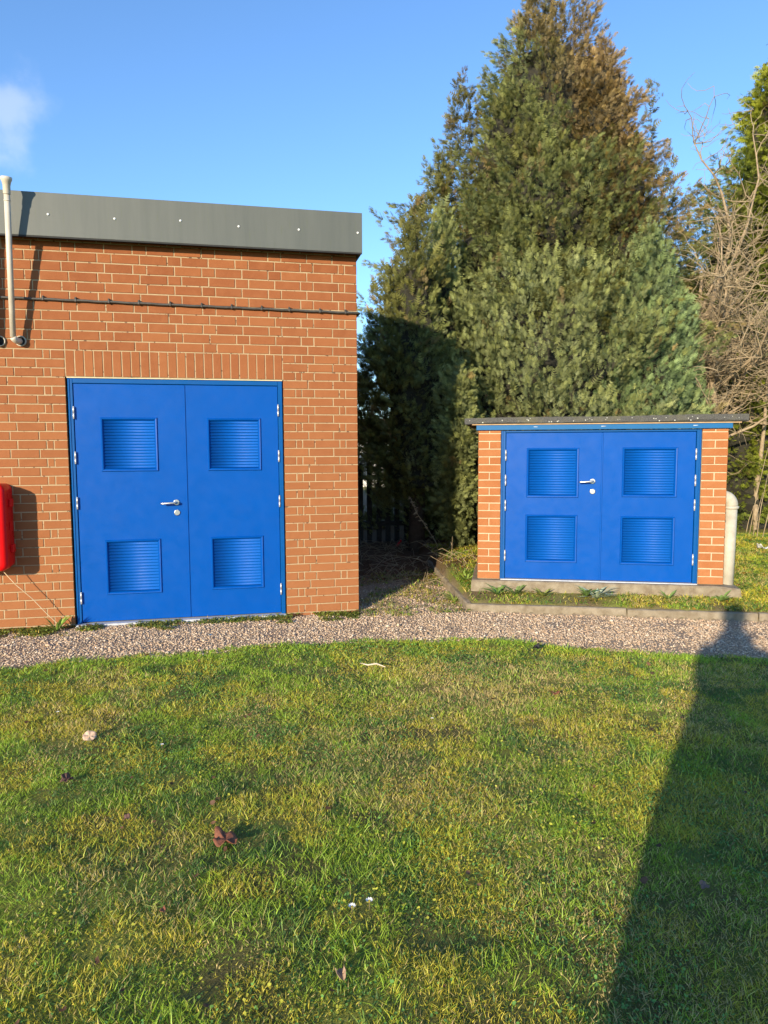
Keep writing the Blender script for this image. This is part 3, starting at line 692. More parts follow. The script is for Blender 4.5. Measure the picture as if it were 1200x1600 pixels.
def crown_mesh(name, lobes, kind='cypress', seed=1):
    """lobes: axis point (x,y), z0 bottom, z1 apex, radius, n tips, profile power, colours (a,b,brown share), spray length, droop"""
    r = np.random.default_rng(seed); tpl = spray_template(kind); VV = []; CC = []
    for lb in lobes:
        n_ = int(lb['n']*.62); K = int(lb.get('k', 13)*2.25)
        t = r.random(n_*3)                                            # 0 apex .. 1 bottom
        prof = lb['prof']; rad = np.interp(t, prof[0], prof[1])*lb['r']
        keep = r.random(n_*3) < (rad/lb['r'])*.92+.08; t = t[keep][:n_]; rad = rad[keep][:n_]; n_ = len(t)
        th = r.random(n_)*2*math.pi
        front = math.atan2(CAM[1]-lb['y'], CAM[0]-lb['x']); back = np.cos(th-front) < -.25; th = np.where(back & (r.random(n_) < .88), front+r.normal(0, .9, n_), th)
        z = lb['z1']+(lb['z0']-lb['z1'])*t
        lean = lb.get('lean', (0, 0)); ax = lb['x']+lean[0]*(1-t); ay = lb['y']+lean[1]*(1-t)
        o = np.stack([np.cos(th), np.sin(th)], 1)
        q = np.stack([ax+o[:, 0]*rad, ay+o[:, 1]*rad, z], 1)
        dq = q-CAM; qz = dq@FWD; qx = 600+FPX*(dq@RT)/qz; vis = (qx < 1330)
        q, th, rad, t, o, z = q[vis], th[vis], rad[vis], t[vis], o[vis], z[vis]; ax = ax[vis] if np.ndim(ax) else ax; ay = ay[vis] if np.ndim(ay) else ay; n_ = len(q)
        lum = fbm(q, 1.5, seed+3, 2); lum2 = vnoise(q, 3.2, seed+9)
        rr = rad*(1+(lum-.5)*lb.get('lump', .8)+(lum2-.5)*.5)
        inner = r.random(n_) < .22; rr = np.where(inner, rr*r.uniform(.62, .85, n_), rr*r.uniform(.84, 1.07, n_))
        tip = np.stack([ax+o[:, 0]*rr, ay+o[:, 1]*rr, z+r.normal(0, .06, n_)], 1)
        rise = lb.get('rise', .5); bd = unit(np.stack([o[:, 0]+r.normal(0, .3, n_), o[:, 1]+r.normal(0, .3, n_), np.full(n_, rise)+r.normal(0, .25, n_)+(1-t)**3*1.2], 1))
        BL = lb.get('bl', .34)*r.uniform(.7, 1.3, n_)
        s_ = r.random((n_, K)); P = tip[:, None, :]-bd[:, None, :]*(BL[:, None]*(1-s_))[:, :, None]
        sd = unit(np.cross(bd, r.normal(0, 1, (n_, 3)))); sd2 = np.cross(bd, sd)
        ang = r.random((n_, K))*2*math.pi; rad2 = (1-s_)*BL[:, None]*.36+.012
        lat = sd[:, None, :]*np.cos(ang)[:, :, None]+sd2[:, None, :]*np.sin(ang)[:, :, None]
        P = P+lat*(rad2*.55)[:, :, None]
        D = unit(bd[:, None, :]*1.0+lat*(.62*(1-s_)+.15)[:, :, None]+r.normal(0, .16, (n_, K, 3))+np.array([0, 0, -lb.get('droop', 0)]))
        Nn = unit(lat+np.array([0, 0, .6])+r.normal(0, .5, (n_, K, 3)))
        # colour: shoot age, sickly brown patches, tips lightened and bases darkened for painted depth
        ca, cb = np.array(lb['ca']), np.array(lb['cb']); br_ = np.array([.22, .145, .082]); br2 = np.array([.17, .115, .064])
        cn = np.clip((fbm(tip, .9, seed+21, 2)-.5)*3+.5+r.normal(0, .25, n_), 0, 1)[:, None]; c0 = ca*(1-cn)+cb*cn
        bm = np.clip((fbm(tip, 1.05, seed+31, 2)-(1-lb.get('brown', 0)))*7, 0, 1)
        for (bx, bz, brad, bw) in lb.get('brownat', []):
            dd = np.hypot((tip[:, 0]-bx), (tip[:, 2]-bz))+ (lum2-.5)*.35; bm = np.maximum(bm, np.clip((brad-dd)/.25, 0, 1)*bw)
        bm = np.maximum(bm, (r.random(n_) < lb.get('deadtips', .05)*.45)*.8)[:, None]
        bcol = br_*(1-cn)+br2*cn; c0 = c0*(1-bm)+bcol*bm
        cK = c0[:, None, :]*np.array([1.38, 1.48, 1.20])*r.uniform(.75, 1.25, (n_, K, 1)); light_tip = (s_ > .78)[:, :, None]; cK = np.where(light_tip, cK*np.array([1.32, 1.28, 1.12]), cK*.86)
        L = lb.get('sl', .115)*.66*r.uniform(.65, 1.25, n_*K); L = L*np.repeat(np.where(inner, 1.7, 1), K); W = L*r.uniform(.7, 1.05, n_*K)
        kp = ~(np.repeat(inner, K) & (r.random(n_*K) < .5)); v, c_ = scatter_sprays(tpl, P.reshape(-1, 3)[kp], D.reshape(-1, 3)[kp], Nn.reshape(-1, 3)[kp], L[kp], W[kp], cK.reshape(-1, 3)[kp]); VV.append(v); CC.append(c_)
    V = np.concatenate(VV); C_ = np.concatenate(CC); return np_mesh(name, V, np.arange(len(V)).reshape(-1, 3), C_), len(V)//3
CONE = ([0, .08, .3, .6, .85, 1], [.06, .26, .58, .88, 1, .92])
DOME = ([0, .06, .2, .45, .75, 1], [.08, .38, .68, .90, 1, .97])
COLM = ([0, .1, .3, .6, 1], [.12, .5, .8, 1, .95])
def lobe(px, apex, bottom, depth, rpx, n_, prof=CONE, **kw):
    a = at(px, apex, depth); b_ = at(px, bottom, depth); z0 = b_[2]
    d = dict(x=float((a[0]+b_[0])/2), y=float((a[1]+b_[1])/2), z1=float(a[2]), z0=float(z0), r=rpx/FPX*depth, n=n_, prof=prof); d.update(kw); return d
def W_(px, py, depth):
    p = at(px, py, depth); return float(p[0]), float(p[2])
def trunk(parent, lb, r0, zb=-.1, name='trunk'):
    p = [(lb['x'], lb['y'], zb), (lb['x']+.05, lb['y'], (zb+lb['z1'])*.5), (lb['x'], lb['y'], lb['z1']-.4)]
    MB().tube(p, [r0, r0*.6, .02], 10).build(name, M['darkbark'], parent)
def tree(name, label, cat, lobes, kind='cypress', seed=1, r0=.16, group=None, stems=None):
    t = empty(name, (0, 0, 0)); tag(t, label, cat, group)
    me, nt_ = crown_mesh('crown', lobes, kind, seed); o = link('crown', me, t, mat=M['leaf'])
    for lb in (stems or lobes[:1]): trunk(t, lb, r0)
    V_ = []; F_ = []; rr_ = np.random.default_rng(seed+70)          # dark opaque core added inside the crown to close sky gaps with painted shade
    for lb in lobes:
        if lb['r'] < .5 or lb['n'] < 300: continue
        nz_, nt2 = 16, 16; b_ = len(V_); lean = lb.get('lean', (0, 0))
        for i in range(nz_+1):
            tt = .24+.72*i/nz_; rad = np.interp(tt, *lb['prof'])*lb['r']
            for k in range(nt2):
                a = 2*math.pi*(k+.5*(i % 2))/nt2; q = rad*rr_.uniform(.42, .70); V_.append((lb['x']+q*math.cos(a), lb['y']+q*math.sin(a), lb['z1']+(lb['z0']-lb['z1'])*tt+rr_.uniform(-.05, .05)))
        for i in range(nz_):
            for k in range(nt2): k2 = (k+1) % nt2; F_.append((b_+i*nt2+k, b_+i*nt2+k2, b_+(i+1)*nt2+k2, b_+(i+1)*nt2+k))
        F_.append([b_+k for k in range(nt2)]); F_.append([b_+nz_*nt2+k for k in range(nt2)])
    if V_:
        me2 = bpy.data.meshes.new('dark_crown_core'); me2.from_pydata(V_, [], F_); link('dark_crown_core', me2, t, mat=M['inner'])
    return t, nt_
OL, GR, DK, BG = (.115, .105, .036), (.150, .158, .070), (.080, .080, .034), (.150, .190, .105)
DT = 11.6
b1, b2 = W_(945, 130, DT), W_(985, 245, DT); b3 = W_(905, 190, DT); b4 = W_(1005, 320, DT)
lobesA = [
    lobe(858, -30, 570, DT, 262, 1800, ([0, .05, .12, .2, .3, .42, .6, .85, 1], [.10, .19, .25, .36, .46, .56, .80, 1, .95]), ca=OL, cb=GR, deadtips=.16, rise=.35, droop=.25, bl=.38, k=15, brownat=[(*b1, 1.15, 1), (*b2, 1.3, 1), (*b3, 1.25, .85), (*b4, 1.0, .9), (*W_(860, 60, DT), 1.0, .85)], lump=.75),
    lobe(850, 205, 560, DT-.9, 105, 620, ([0, .1, .3, .6, 1], [.3, .6, .85, 1, 1]), ca=OL, cb=GR, deadtips=.1, droop=.2, k=14, brownat=[(*b2, 1.2, .9), (*b4, .9, .9), (*b3, .9, .7)]),
    lobe(760, 300, 560, DT-.7, 80, 300, ([0, .1, .3, .6, 1], [.3, .6, .85, 1, 1]), ca=OL, cb=GR, deadtips=.1, droop=.2, k=14),
    lobe(852, 12, 200, DT-.2, 46, 170, COLM, ca=(.10, .085, .035), cb=OL, deadtips=.3, droop=.3, k=14),
    lobe(940, 62, 330, DT-.8, 58, 330, COLM, ca=(.15, .095, .04), cb=OL, deadtips=.35, brownat=[(*b1, .9, 1), (*b2, .9, 1)], droop=.3, k=14),
    lobe(970, 200, 420, DT-1.1, 62, 300, DOME, ca=(.15, .09, .04), cb=OL, deadtips=.3, brownat=[(*b2, .9, 1), (*b4, .7, 1)], droop=.3, k=14),
    lobe(722, 112, 420, DT-.3, 52, 240, ([0, .1, .25, .5, .8, 1], [.1, .5, .65, .85, 1, 1]), ca=OL, cb=(.12, .095, .04), deadtips=.25, droop=.3, k=13),
    lobe(800, 130, 420, DT-.6, 85, 330, DOME, ca=OL, cb=GR, deadtips=.16, droop=.3, k=14),
    lobe(683, 236, 560, DT-.5, 56, 260, ([0, .1, .25, .5, .8, 1], [.1, .5, .6, .8, 1, 1]), ca=OL, cb=GR, deadtips=.2, droop=.2, k=14),
    lobe(1013, 128, 420, DT+.2, 30, 90, ([0, .15, .4, .7, 1], [.15, .4, .6, .9, 1]), ca=OL, cb=(.12, .10, .045), deadtips=.25, droop=.3, k=12),
    lobe(1040, 225, 520, DT+.3, 40, 120, DOME, ca=OL, cb=(.12, .10, .045), deadtips=.25, droop=.3, k=12),
]
tree('tall_conifer', 'tallest conifer, dark olive with browned branches near its pointed top', 'conifer', lobesA, seed=3, r0=.2)
DL = 9.5
lobesL = [
    lobe(650, 318, 775, DL, 70, 560, ([0, .1, .3, .6, 1], [.12, .45, .7, 1, 1]), ca=OL, cb=GR, deadtips=.08, bl=.36, k=14),
    lobe(612, 405, 725, DL+.1, 58, 480, ([0, .1, .3, .6, 1], [.12, .5, .8, 1, .95]), ca=OL, cb=GR, deadtips=.08, bl=.36, k=14),
    lobe(585, 500, 690, DL+.4, 45, 200, DOME, ca=DK, cb=OL, k=13),
]
tree('dark_conifer', 'shaded dark conifer at the left, squeezed between brick building and taller trees', 'conifer', lobesL, seed=5, r0=.12)
DB = 10.1
lobesB = [
    lobe(845, 395, 850, DB+.5, 235, 1500, ([0, .08, .25, .5, .8, 1], [.2, .55, .78, .93, 1, .9]), ca=GR, cb=(.19, .195, .098), deadtips=.05, rise=1.0, bl=.42, k=15, lump=.55, sl=0.120),
    lobe(692, 318, 850, DB, 64, 480, ([0, .1, .3, .6, .85, 1], [.12, .45, .75, 1, .95, .55]), ca=GR, cb=(.19, .20, .098), rise=1.2, bl=.42, k=15, sl=0.120, deadtips=.04),
    lobe(800, 330, 760, DB+.1, 75, 400, ([0, .1, .3, .6, 1], [.12, .45, .75, 1, 1]), ca=GR, cb=(.185, .195, .095), rise=1.2, bl=.42, k=15, sl=0.120, deadtips=.05),
    lobe(905, 385, 760, DB-.1, 80, 420, ([0, .1, .3, .6, 1], [.12, .5, .75, 1, 1]), ca=GR, cb=(.185, .195, .095), rise=1.2, bl=.42, k=15, sl=0.120, deadtips=.05),
    lobe(715, 560, 842, DB-1.1, 44, 330, ([0, .15, .4, .7, .9, 1], [.3, .8, 1, .9, .6, .25]), ca=GR, cb=(.19, .195, .095), rise=.5, droop=.3, bl=.3, k=13, sl=0.103, deadtips=.05),
]
tree('broad_cypress', 'broad grey-green cypress directly behind the small brick housing', 'conifer', lobesB, seed=8, r0=.15, stems=[lobesB[1]])
DC = 10.0
lobesC = [
    lobe(1010, 352, 800, DC, 92, 900, ([0, .08, .25, .5, .8, 1], [.12, .36, .6, .85, 1.08, 1.1]), ca=(.145, .172, .095), cb=BG, rise=1.3, bl=.44, k=16, lump=.5, sl=0.120, deadtips=.03),
    lobe(1060, 470, 800, DC+.2, 50, 300, ([0, .1, .3, .6, 1], [.15, .5, .75, 1, 1]), ca=(.145, .172, .095), cb=BG, rise=1.2, bl=.4, k=15, sl=0.120, deadtips=.03),
    lobe(950, 420, 780, DC-.1, 60, 300, ([0, .1, .3, .6, 1], [.15, .5, .75, 1, 1]), ca=(.145, .172, .09), cb=BG, rise=1.2, bl=.4, k=15, sl=0.120, deadtips=.03),
]
tree('bluish_cypress', 'bluish-green cypress with a pointed top behind the right end of the housing', 'conifer', lobesC, seed=12, r0=.13)
DD = 12.8
LG = (.195, .200, .028); LG2 = (.125, .145, .024)
lobesD = [
    lobe(1250, 10, 900, DD, 185, 3000, ([0, .1, .2, .3, .45, .7, 1], [.1, .38, .55, .78, .95, 1.02, 1.05]), ca=LG, cb=LG2, deadtips=.04, rise=.1, droop=.55, bl=.5, k=15, sl=0.146, lump=1.0),
    lobe(1205, 82, 420, DD-.3, 62, 420, ([0, .1, .3, .6, 1], [.2, .5, .8, 1, 1]), ca=LG, cb=LG2, deadtips=.04, rise=.1, droop=.5, bl=.45, k=14, sl=.155),
    lobe(1150, 300, 660, DD-.2, 75, 420, ([0, .1, .3, .6, 1], [.2, .5, .8, 1, 1]), ca=LG2, cb=OL, deadtips=.1, rise=.1, droop=.4, bl=.45, k=13, sl=.155),
    lobe(1150, 560, 890, DD-1.2, 85, 620, ([0, .15, .4, .7, 1], [.3, .7, .9, 1, .9]), ca=LG, cb=LG2, deadtips=.05, rise=.0, droop=.35, bl=.5, k=14, sl=0.138, lump=1.0),
]
tree('lime_conifer', 'yellow-green drooping conifer at the right edge behind bare branches', 'conifer', lobesD, seed=15, r0=.16)
lobesE = [lobe(1110, 320, 800, 14.0, 120, 420, DOME, ca=DK, cb=OL, k=13, sl=0.146), lobe(990, 350, 700, 14.0, 110, 200, DOME, ca=DK, cb=OL, k=13, sl=0.146)]
tree('shaded_conifer', 'dark conifer glimpsed through the bare shrub branches on the right', 'conifer', lobesE, seed=19, r0=.16)

lobesH = [lobe(650, 690, 850, 12.6, 62, 260, ([0, .2, .6, 1], [.5, .9, 1, 1]), ca=DK, cb=OL, k=10, sl=.15, deadtips=.3), lobe(730, 640, 850, 12.6, 75, 200, ([0, .2, .6, 1], [.5, .9, 1, 1]), ca=DK, cb=OL, k=10, sl=.15), lobe(578, 640, 728, 12.7, 42, 110, DOME, ca=DK, cb=OL, k=10, sl=.15), lobe(860, 520, 850, 12.9, 175, 260, ([0, .2, .6, 1], [.9, 1, 1, 1]), ca=DK, cb=OL, k=9, sl=.22), lobe(580, 775, 850, 12.7, 50, 90, DOME, ca=DK, cb=OL, k=10, sl=.15)]
tree('hedge', 'shady hedge behind the dark picket fence in the gap beside the brick building', 'hedge', lobesH, seed=23, r0=.04)
# ---------------------------------------------------------------- bare trees
def bare_tree(name, label, base, lean, h_, seed, spread=1.0, r0=.05, limbs=9, group=None):
    r = random.Random(seed); t = empty(name, tuple(base)); tag(t, label, 'bare tree', group)
    def walk(p, d, L, n_, wob, up):
        o = [Vector(p)]; d = Vector(d).normalized()
        for i in range(n_):
            d = (d+Vector((r.gauss(0, wob), r.gauss(0, wob), r.gauss(0, wob)+up))).normalized(); o.append(o[-1]+d*(L/n_))
        return o
    tr = walk((0, 0, 0), (lean[0], lean[1], 1), h_*.75, 10, .06, .04)
    MB().tube(tr, [r0*(1-.6*i/10) for i in range(11)], 9).build('trunk', M['bark'], t)
    tw = MB(); bl_ = MB()
    for i in range(limbs):
        k = r.randint(4, 10); p = tr[k]; a = r.uniform(0, 6.28); d = (math.cos(a)*spread, math.sin(a)*spread, r.uniform(.2, 1.3))
        L = r.uniform(.8, 1.7)*h_*.3; lm_ = walk(p, d, L, 7, .22, .06); rr = r0*.34
        bl_.tube(lm_, [rr*(1-.75*j_/7) for j_ in range(8)], 5, caps=False)
        for j_ in range(11):
            q = lm_[r.randint(1, 7)]; a = r.uniform(0, 6.28); d2 = (math.cos(a), math.sin(a), r.uniform(-.3, 1.3)); s2 = walk(q, d2, r.uniform(.35, .95), 6, .30, .03)
            tw.tube(s2, [.0085*(1-.6*m_/6) for m_ in range(7)], 4, caps=False)
            for l in range(6):
                q2 = s2[r.randint(1, 6)]; a = r.uniform(0, 6.28); s3 = walk(q2, (math.cos(a), math.sin(a), r.uniform(-.4, 1.2)), r.uniform(.2, .55), 4, .32, .02)
                tw.tube(s3, [.005, .0045, .004, .003, .002], 3, caps=False)
    bl_.build('branches', M['bark'], t); o = tw.build('twigs', M['twig'], t); o['kind'] = 'stuff'
    return t
DBR = 12.0
def basept(px, py, depth): p = at(px, py, depth); return (p[0], p[1], .05)
bare_tree('bare_elder', 'bare tree with bowed brown trunk, nearest the bluish cypress', basept(1062, 700, 10.9), (-.02, 0), 5.2, 4, .6, .095, 11)
bare_tree('bare_elder', 'bare straight-trunked tree rising behind the right end of the felt roof', basept(1122, 700, 10.6), (.02, 0), 3.9, 9, .95, .075, 13)
bare_tree('bare_shrub', 'tangled bare shrub with pale twigs against the yellow-green conifer', basept(1185, 700, 11.0), (.02, .02), 3.3, 14, 1.1, .045, 9)
bare_tree('bare_shrub', 'thin twiggy bare shrub reaching highest between the conifers', basept(1100, 700, 11.6), (-.02, 0), 5.4, 22, .6, .055, 9)

# ---------------------------------------------------------------- lawn
def in_view(x, y, z, mx_=110):
    d = np.stack([x-CAM[0], y-CAM[1], z-CAM[2]], 1); zc = d@FWD; px = 600+FPX*(d@RT)/np.maximum(zc, .05); py = 800-FPX*(d@UP)/np.maximum(zc, .05)
    return (zc > .5) & (px > -mx_) & (px < 1200+mx_) & (py < 1600+min(mx_, 200)), (zc if mx_ < 400 else np.where((px < -70) | (px > 1270), zc+50, zc))
def blades(n_, zone, hrange, wrange, colf, seed, lean=.5, bx=(-4.6, 6.6), by=(-5.7, 0)):
    """zone(x,y)->keep probability"""
    r = np.random.default_rng(seed); out_ = []
    x = r.uniform(*bx, n_); y = r.uniform(*by, n_); z = height(x, y)
    ok, zc = in_view(x, y, z, 620); outv = zc > 50; zc = np.where(outv, zc-50, zc); dens = np.clip((3.6/np.maximum(zc, 1))**1.5, 0, 1)*np.where(outv, .3, 1)
    ok &= r.random(n_) < np.where((zc < 3.6) & ~outv, 1, dens)*zone(x, y)
    x, y, z, zc, outv = x[ok], y[ok], z[ok], zc[ok], outv[ok]; k = len(x)
    clump = vnoise(np.stack([x, y], 1), 16, seed+5)
    h_ = r.uniform(*hrange, k)*(.55+.9*clump); wd = r.uniform(*wrange, k)*np.clip(zc/3.2, 1, 1.9)*np.where(outv, 1.6, 1)
    a = r.random(k)*2*math.pi; la = r.random(k)*2*math.pi; le = np.abs(r.normal(0, lean, k))+.15
    P = np.stack([x, y, z-.004], 1); side = np.stack([np.cos(a), np.sin(a), np.zeros(k)], 1)*wd[:, None]/2
    ld = np.stack([np.cos(la)*le, np.sin(la)*le, np.ones(k)], 1); ld = unit(ld); ld2 = unit(np.stack([np.cos(la)*le*2.4, np.sin(la)*le*2.4, np.full(k, .75)], 1))
    mid_ = P+ld*(h_*.55)[:, None]; tip = mid_+ld2*(h_*.55)[:, None]
    V = np.stack([P, mid_*.7+P*.3-side, mid_*.7+P*.3+side, tip], 1)
    base = np.arange(k)[:, None]*4
    T = np.concatenate([base+np.array([[0, 2, 1]]), base+np.array([[1, 2, 3]])], 0)
    c_ = colf(x, y, r, k); C_ = np.repeat(c_, 4, 0)
    return V.reshape(-1, 3), T, C_
GG, GY, GS, GD, GB = (np.array(v) for v in ((.29, .42, .036), (.60, .52, .060), (.72, .55, .22), (.085, .175, .036), (.34, .50, .045)))
def lawn_col(x, y, r, k):
    P = np.stack([x, y], 1)
    yl = np.clip((fbm(P, 3.8, 41)-.45)*8, 0, 1)*.75; st = np.clip((fbm(P, 2.1, 55)-.53)*8, 0, 1)*.32+.08
    hot = np.exp(-(((x-.35)/.85)**2+((y+2.35)/.6)**2)); st = np.clip(st+hot*.5, 0, .8); dk = np.clip((fbm(P, 4.6, 66)-.42)*7, 0, 1)*.8
    near = np.exp(-((y-lawn_edge(x)+.12)/.14)**2); 
    u = r.random(k); c_ = np.tile(GG, (k, 1))*r.uniform(.75, 1.3, (k, 1))
    c_ = np.where((r.random(k) < dk)[:, None], GD*r.uniform(.8, 1.4, (k, 1)), c_)
    c_ = np.where((r.random(k) < yl)[:, None], GY*r.uniform(.7, 1.2, (k, 1)), c_)
    c_ = np.where((r.random(k) < near*.7)[:, None], GB*r.uniform(.8, 1.2, (k, 1)), c_)
    c_ = np.where((u < st*(1-near*.7))[:, None], GS*r.uniform(.6, 1.1, (k, 1)), c_)
    return c_
def lawn_zone(x, y):
    P = np.stack([x, y], 1); e_ = lawn_edge(x)+(vnoise(P, 7, 71)-.5)*.16
    bare = 1-np.clip((fbm(P, 6.5, 77)-.60)*7, 0, .75); return (y < e_)*bare
parts = []
parts.append(blades(1850000, lawn_zone, (.012, .032), (.0018, .0034), lawn_col, 101, .75))
def tall_zone(x, y):
    P = np.stack([x, y], 1); e_ = lawn_edge(x)+(vnoise(P, 7, 71)-.5)*.16; return (y < e_)*np.clip((fbm(P, 5.5, 88)-.50)*6+.35*(y < -3.3)+.9*np.exp(-((y-e_+.08)/.12)**2)*(vnoise(P, 2.2, 90) > .4), 0, 1)
parts.append(blades(230000, tall_zone, (.028, .056), (.0022, .0042), lambda x, y, r, k: lawn_col(x, y, r, k)*.6+GB*.4, 102, .55))
def bed_zone(x, y):
    P = np.stack([x, y], 1); ins = inside_bed(x, y); sx_ = (x-1.2032)*math.cos(SA)+(y-.1341)*math.sin(SA); sy_ = -(x-1.2032)*math.sin(SA)+(y-.1341)*math.cos(SA)
    ins_shed = (sx_ > -.06) & (sx_ < 2.40) & (sy_ > -.085) & (sy_ < 1.4)
    g = (ins > .05)*(~ins_shed)*np.where(sx_ > 2.2, .95, np.clip((fbm(P, 3.2, 93)-.44)*5,   .10, .95)); left = (ins <= 0)*(x > 0)*(y > -.25)*(y < 1.6)*np.clip((fbm(P, 5, 95)-.46)*3+.15*(y > .2), 0, .3)
    return np.clip(g+left*(x < 1.3), 0, 1)
parts.append(blades(1100000, bed_zone, (.02, .055), (.0022, .004), lambda x, y, r, k: np.where(((x < 1.0) & (r.random(k) < .6))[:, None], np.array([.42, .32, .17])*r.uniform(.6, 1.1, (k, 1)), lawn_col(x, y, r, k)*np.array([1.0, 1.0, .9])), 103, .8, (-.2, 6.6), (-1.9, 2.6)))
def wallbase_zone(x, y):
    P = np.stack([x, y], 1); return (x < .06)*(y > -.16)*(y < -.01)*np.clip((fbm(P, 5, 97)-.42)*5, 0, .8)+(x < 0)*(y > -.3)*(y <= -.16)*np.clip((fbm(P, 5, 97)-.58)*5, 0, .5)
parts.append(blades(40000, wallbase_zone, (.015, .04), (.0022, .004), lambda x, y, r, k: lawn_col(x, y, r, k)*np.array([1.2, 1., .9]), 104, .9, (-4.4, .1), (-.32, 0)))
VV = []; TT = []; CC = []; b0 = 0
for v, t_, c_ in parts[:2]: VV.append(v); TT.append(t_+b0); CC.append(c_); b0 += len(v)
o = link('grass_blades', np_mesh('grass_blades', np.concatenate(VV), np.concatenate(TT), np.concatenate(CC)), mat=M['blade']); tag(o, 'rough winter lawn of short green and straw-coloured grass in the foreground', 'grass', kind='stuff')
VV = []; TT = []; CC = []; b0 = 0
for v, t_, c_ in parts[2:]: VV.append(v); TT.append(t_+b0); CC.append(c_); b0 += len(v)
o = link('sparse_grass', np_mesh('sparse_grass', np.concatenate(VV), np.concatenate(TT), np.concatenate(CC)), mat=M['blade']); tag(o, 'sparse grass and weeds around the small housing and along the wall foot', 'grass', kind='stuff')

# broad-leaved weeds (clover, buttercup) in the lawn: small rounded leaves
def leaflets(n_, zone, size, colf, seed, zoff=(.004, .028), bx=(-4.2, 6.4), by=(-5.6, 2.2)):
    r = np.random.default_rng(seed); x = r.uniform(*bx, n_); y = r.uniform(*by, n_); z = height(x, y); ok, zc = in_view(x, y, z, 60)
    ok &= r.random(n_) < zone(x, y)*np.clip((4.5/np.maximum(zc, 1))**1.2, 0, 1); x, y, z, zc = x[ok], y[ok], z[ok], zc[ok]; k = len(x)
    s_ = r.uniform(*size, k)*np.clip(zc/4, 1, 1.5); a = r.random(k)*6.283; tl = np.abs(r.normal(0, .45, k)); ta = r.random(k)*6.283
    nn = unit(np.stack([np.cos(ta)*tl, np.sin(ta)*tl, np.ones(k)], 1)); u = unit(np.cross(nn, np.stack([np.cos(a), np.sin(a), np.zeros(k)], 1))); v = np.cross(nn, u)
    P = np.stack([x, y, z+r.uniform(*zoff, k)], 1); ang = np.arange(6)/6*2*math.pi; rd = np.array([.55, 1, 1, .9, 1, 1])
    V = P[:, None, :]+(u[:, None, :]*(np.cos(ang)*rd*.8)[None, :, None]+v[:, None, :]*(np.sin(ang)*rd)[None, :, None])*s_[:, None, None]
    V[:, 0, 2] -= s_*.5; base = np.arange(k)[:, None]*6; T = np.concatenate([base+np.array([[0, 1, 2]]), base+np.array([[0, 2, 3]]), base+np.array([[0, 3, 4]]), base+np.array([[0, 4, 5]])], 0)
    return V.reshape(-1, 3), T, np.repeat(colf(x, y, r, k), 6, 0)
def clz(x, y):
    P = np.stack([x, y], 1); return (y < lawn_edge(x)-.02)*np.clip((fbm(P, 2.4, 201)-.40)*4.5, 0.05, 1)
def clc(x, y, r, k):
    P = np.stack([x, y], 1); u = (r.random(k) < np.clip((fbm(P, 1.6, 205)-.5)*5, 0, .8))[:, None]
    return np.where(u, np.array([.44, .43, .05])*r.uniform(.8, 1.3, (k, 1)), np.array([.14, .29, .06])*r.uniform(.7, 1.4, (k, 1)))
L1 = leaflets(260000, clz, (.003, .007), clc, 210)
L2 = leaflets(90000, lambda x, y: bed_zone(x, y)*.8, (.005, .014), lambda x, y, r, k: np.array([.17, .23, .035])*r.uniform(.6, 1.5, (k, 1))*np.where(r.random((k, 1)) < .15, np.array([2.0, .8, .9]), 1), 211, bx=(-.2, 6.4), by=(-1.9, 2.2))
L3 = leaflets(30000, lambda x, y: wallbase_zone(x, y)*.9, (.004, .010), lambda x, y, r, k: np.array([.16, .20, .035])*r.uniform(.6, 1.4, (k, 1)), 212, bx=(-4.2, .1), by=(-.32, 0))
def litz(x, y): return (y > 1.0)*(y < 2.2)*(x > 0)*(x < 3)*.6+(y < lawn_edge(x))*.012+((x < .1)*(y > -.12)*(y < 0))*.12
L4 = leaflets(60000, litz, (.006, .016), lambda x, y, r, k: np.array([.16, .080, .042])*r.uniform(.5, 1.6, (k, 1)), 213, (.01, .03))
L0 = np.concatenate([L1[0], L2[0], L3[0]]); n1 = len(L1[0]); n2 = n1+len(L2[0])
o = link('clover_leaves', np_mesh('clover_leaves', L0, np.concatenate([L1[1], L2[1]+n1, L3[1]+n2]), np.concatenate([L1[2], L2[2], L3[2]])), mat=M['blade']); tag(o, 'small rounded clover and weed leaves mixed through the grass', 'weeds', kind='stuff')
o = link('leaf_litter', np_mesh('leaf_litter', *L4), mat=M['blade']); tag(o, 'crumbled brown leaf litter under the conifers and along the wall', 'leaf litter', kind='stuff')

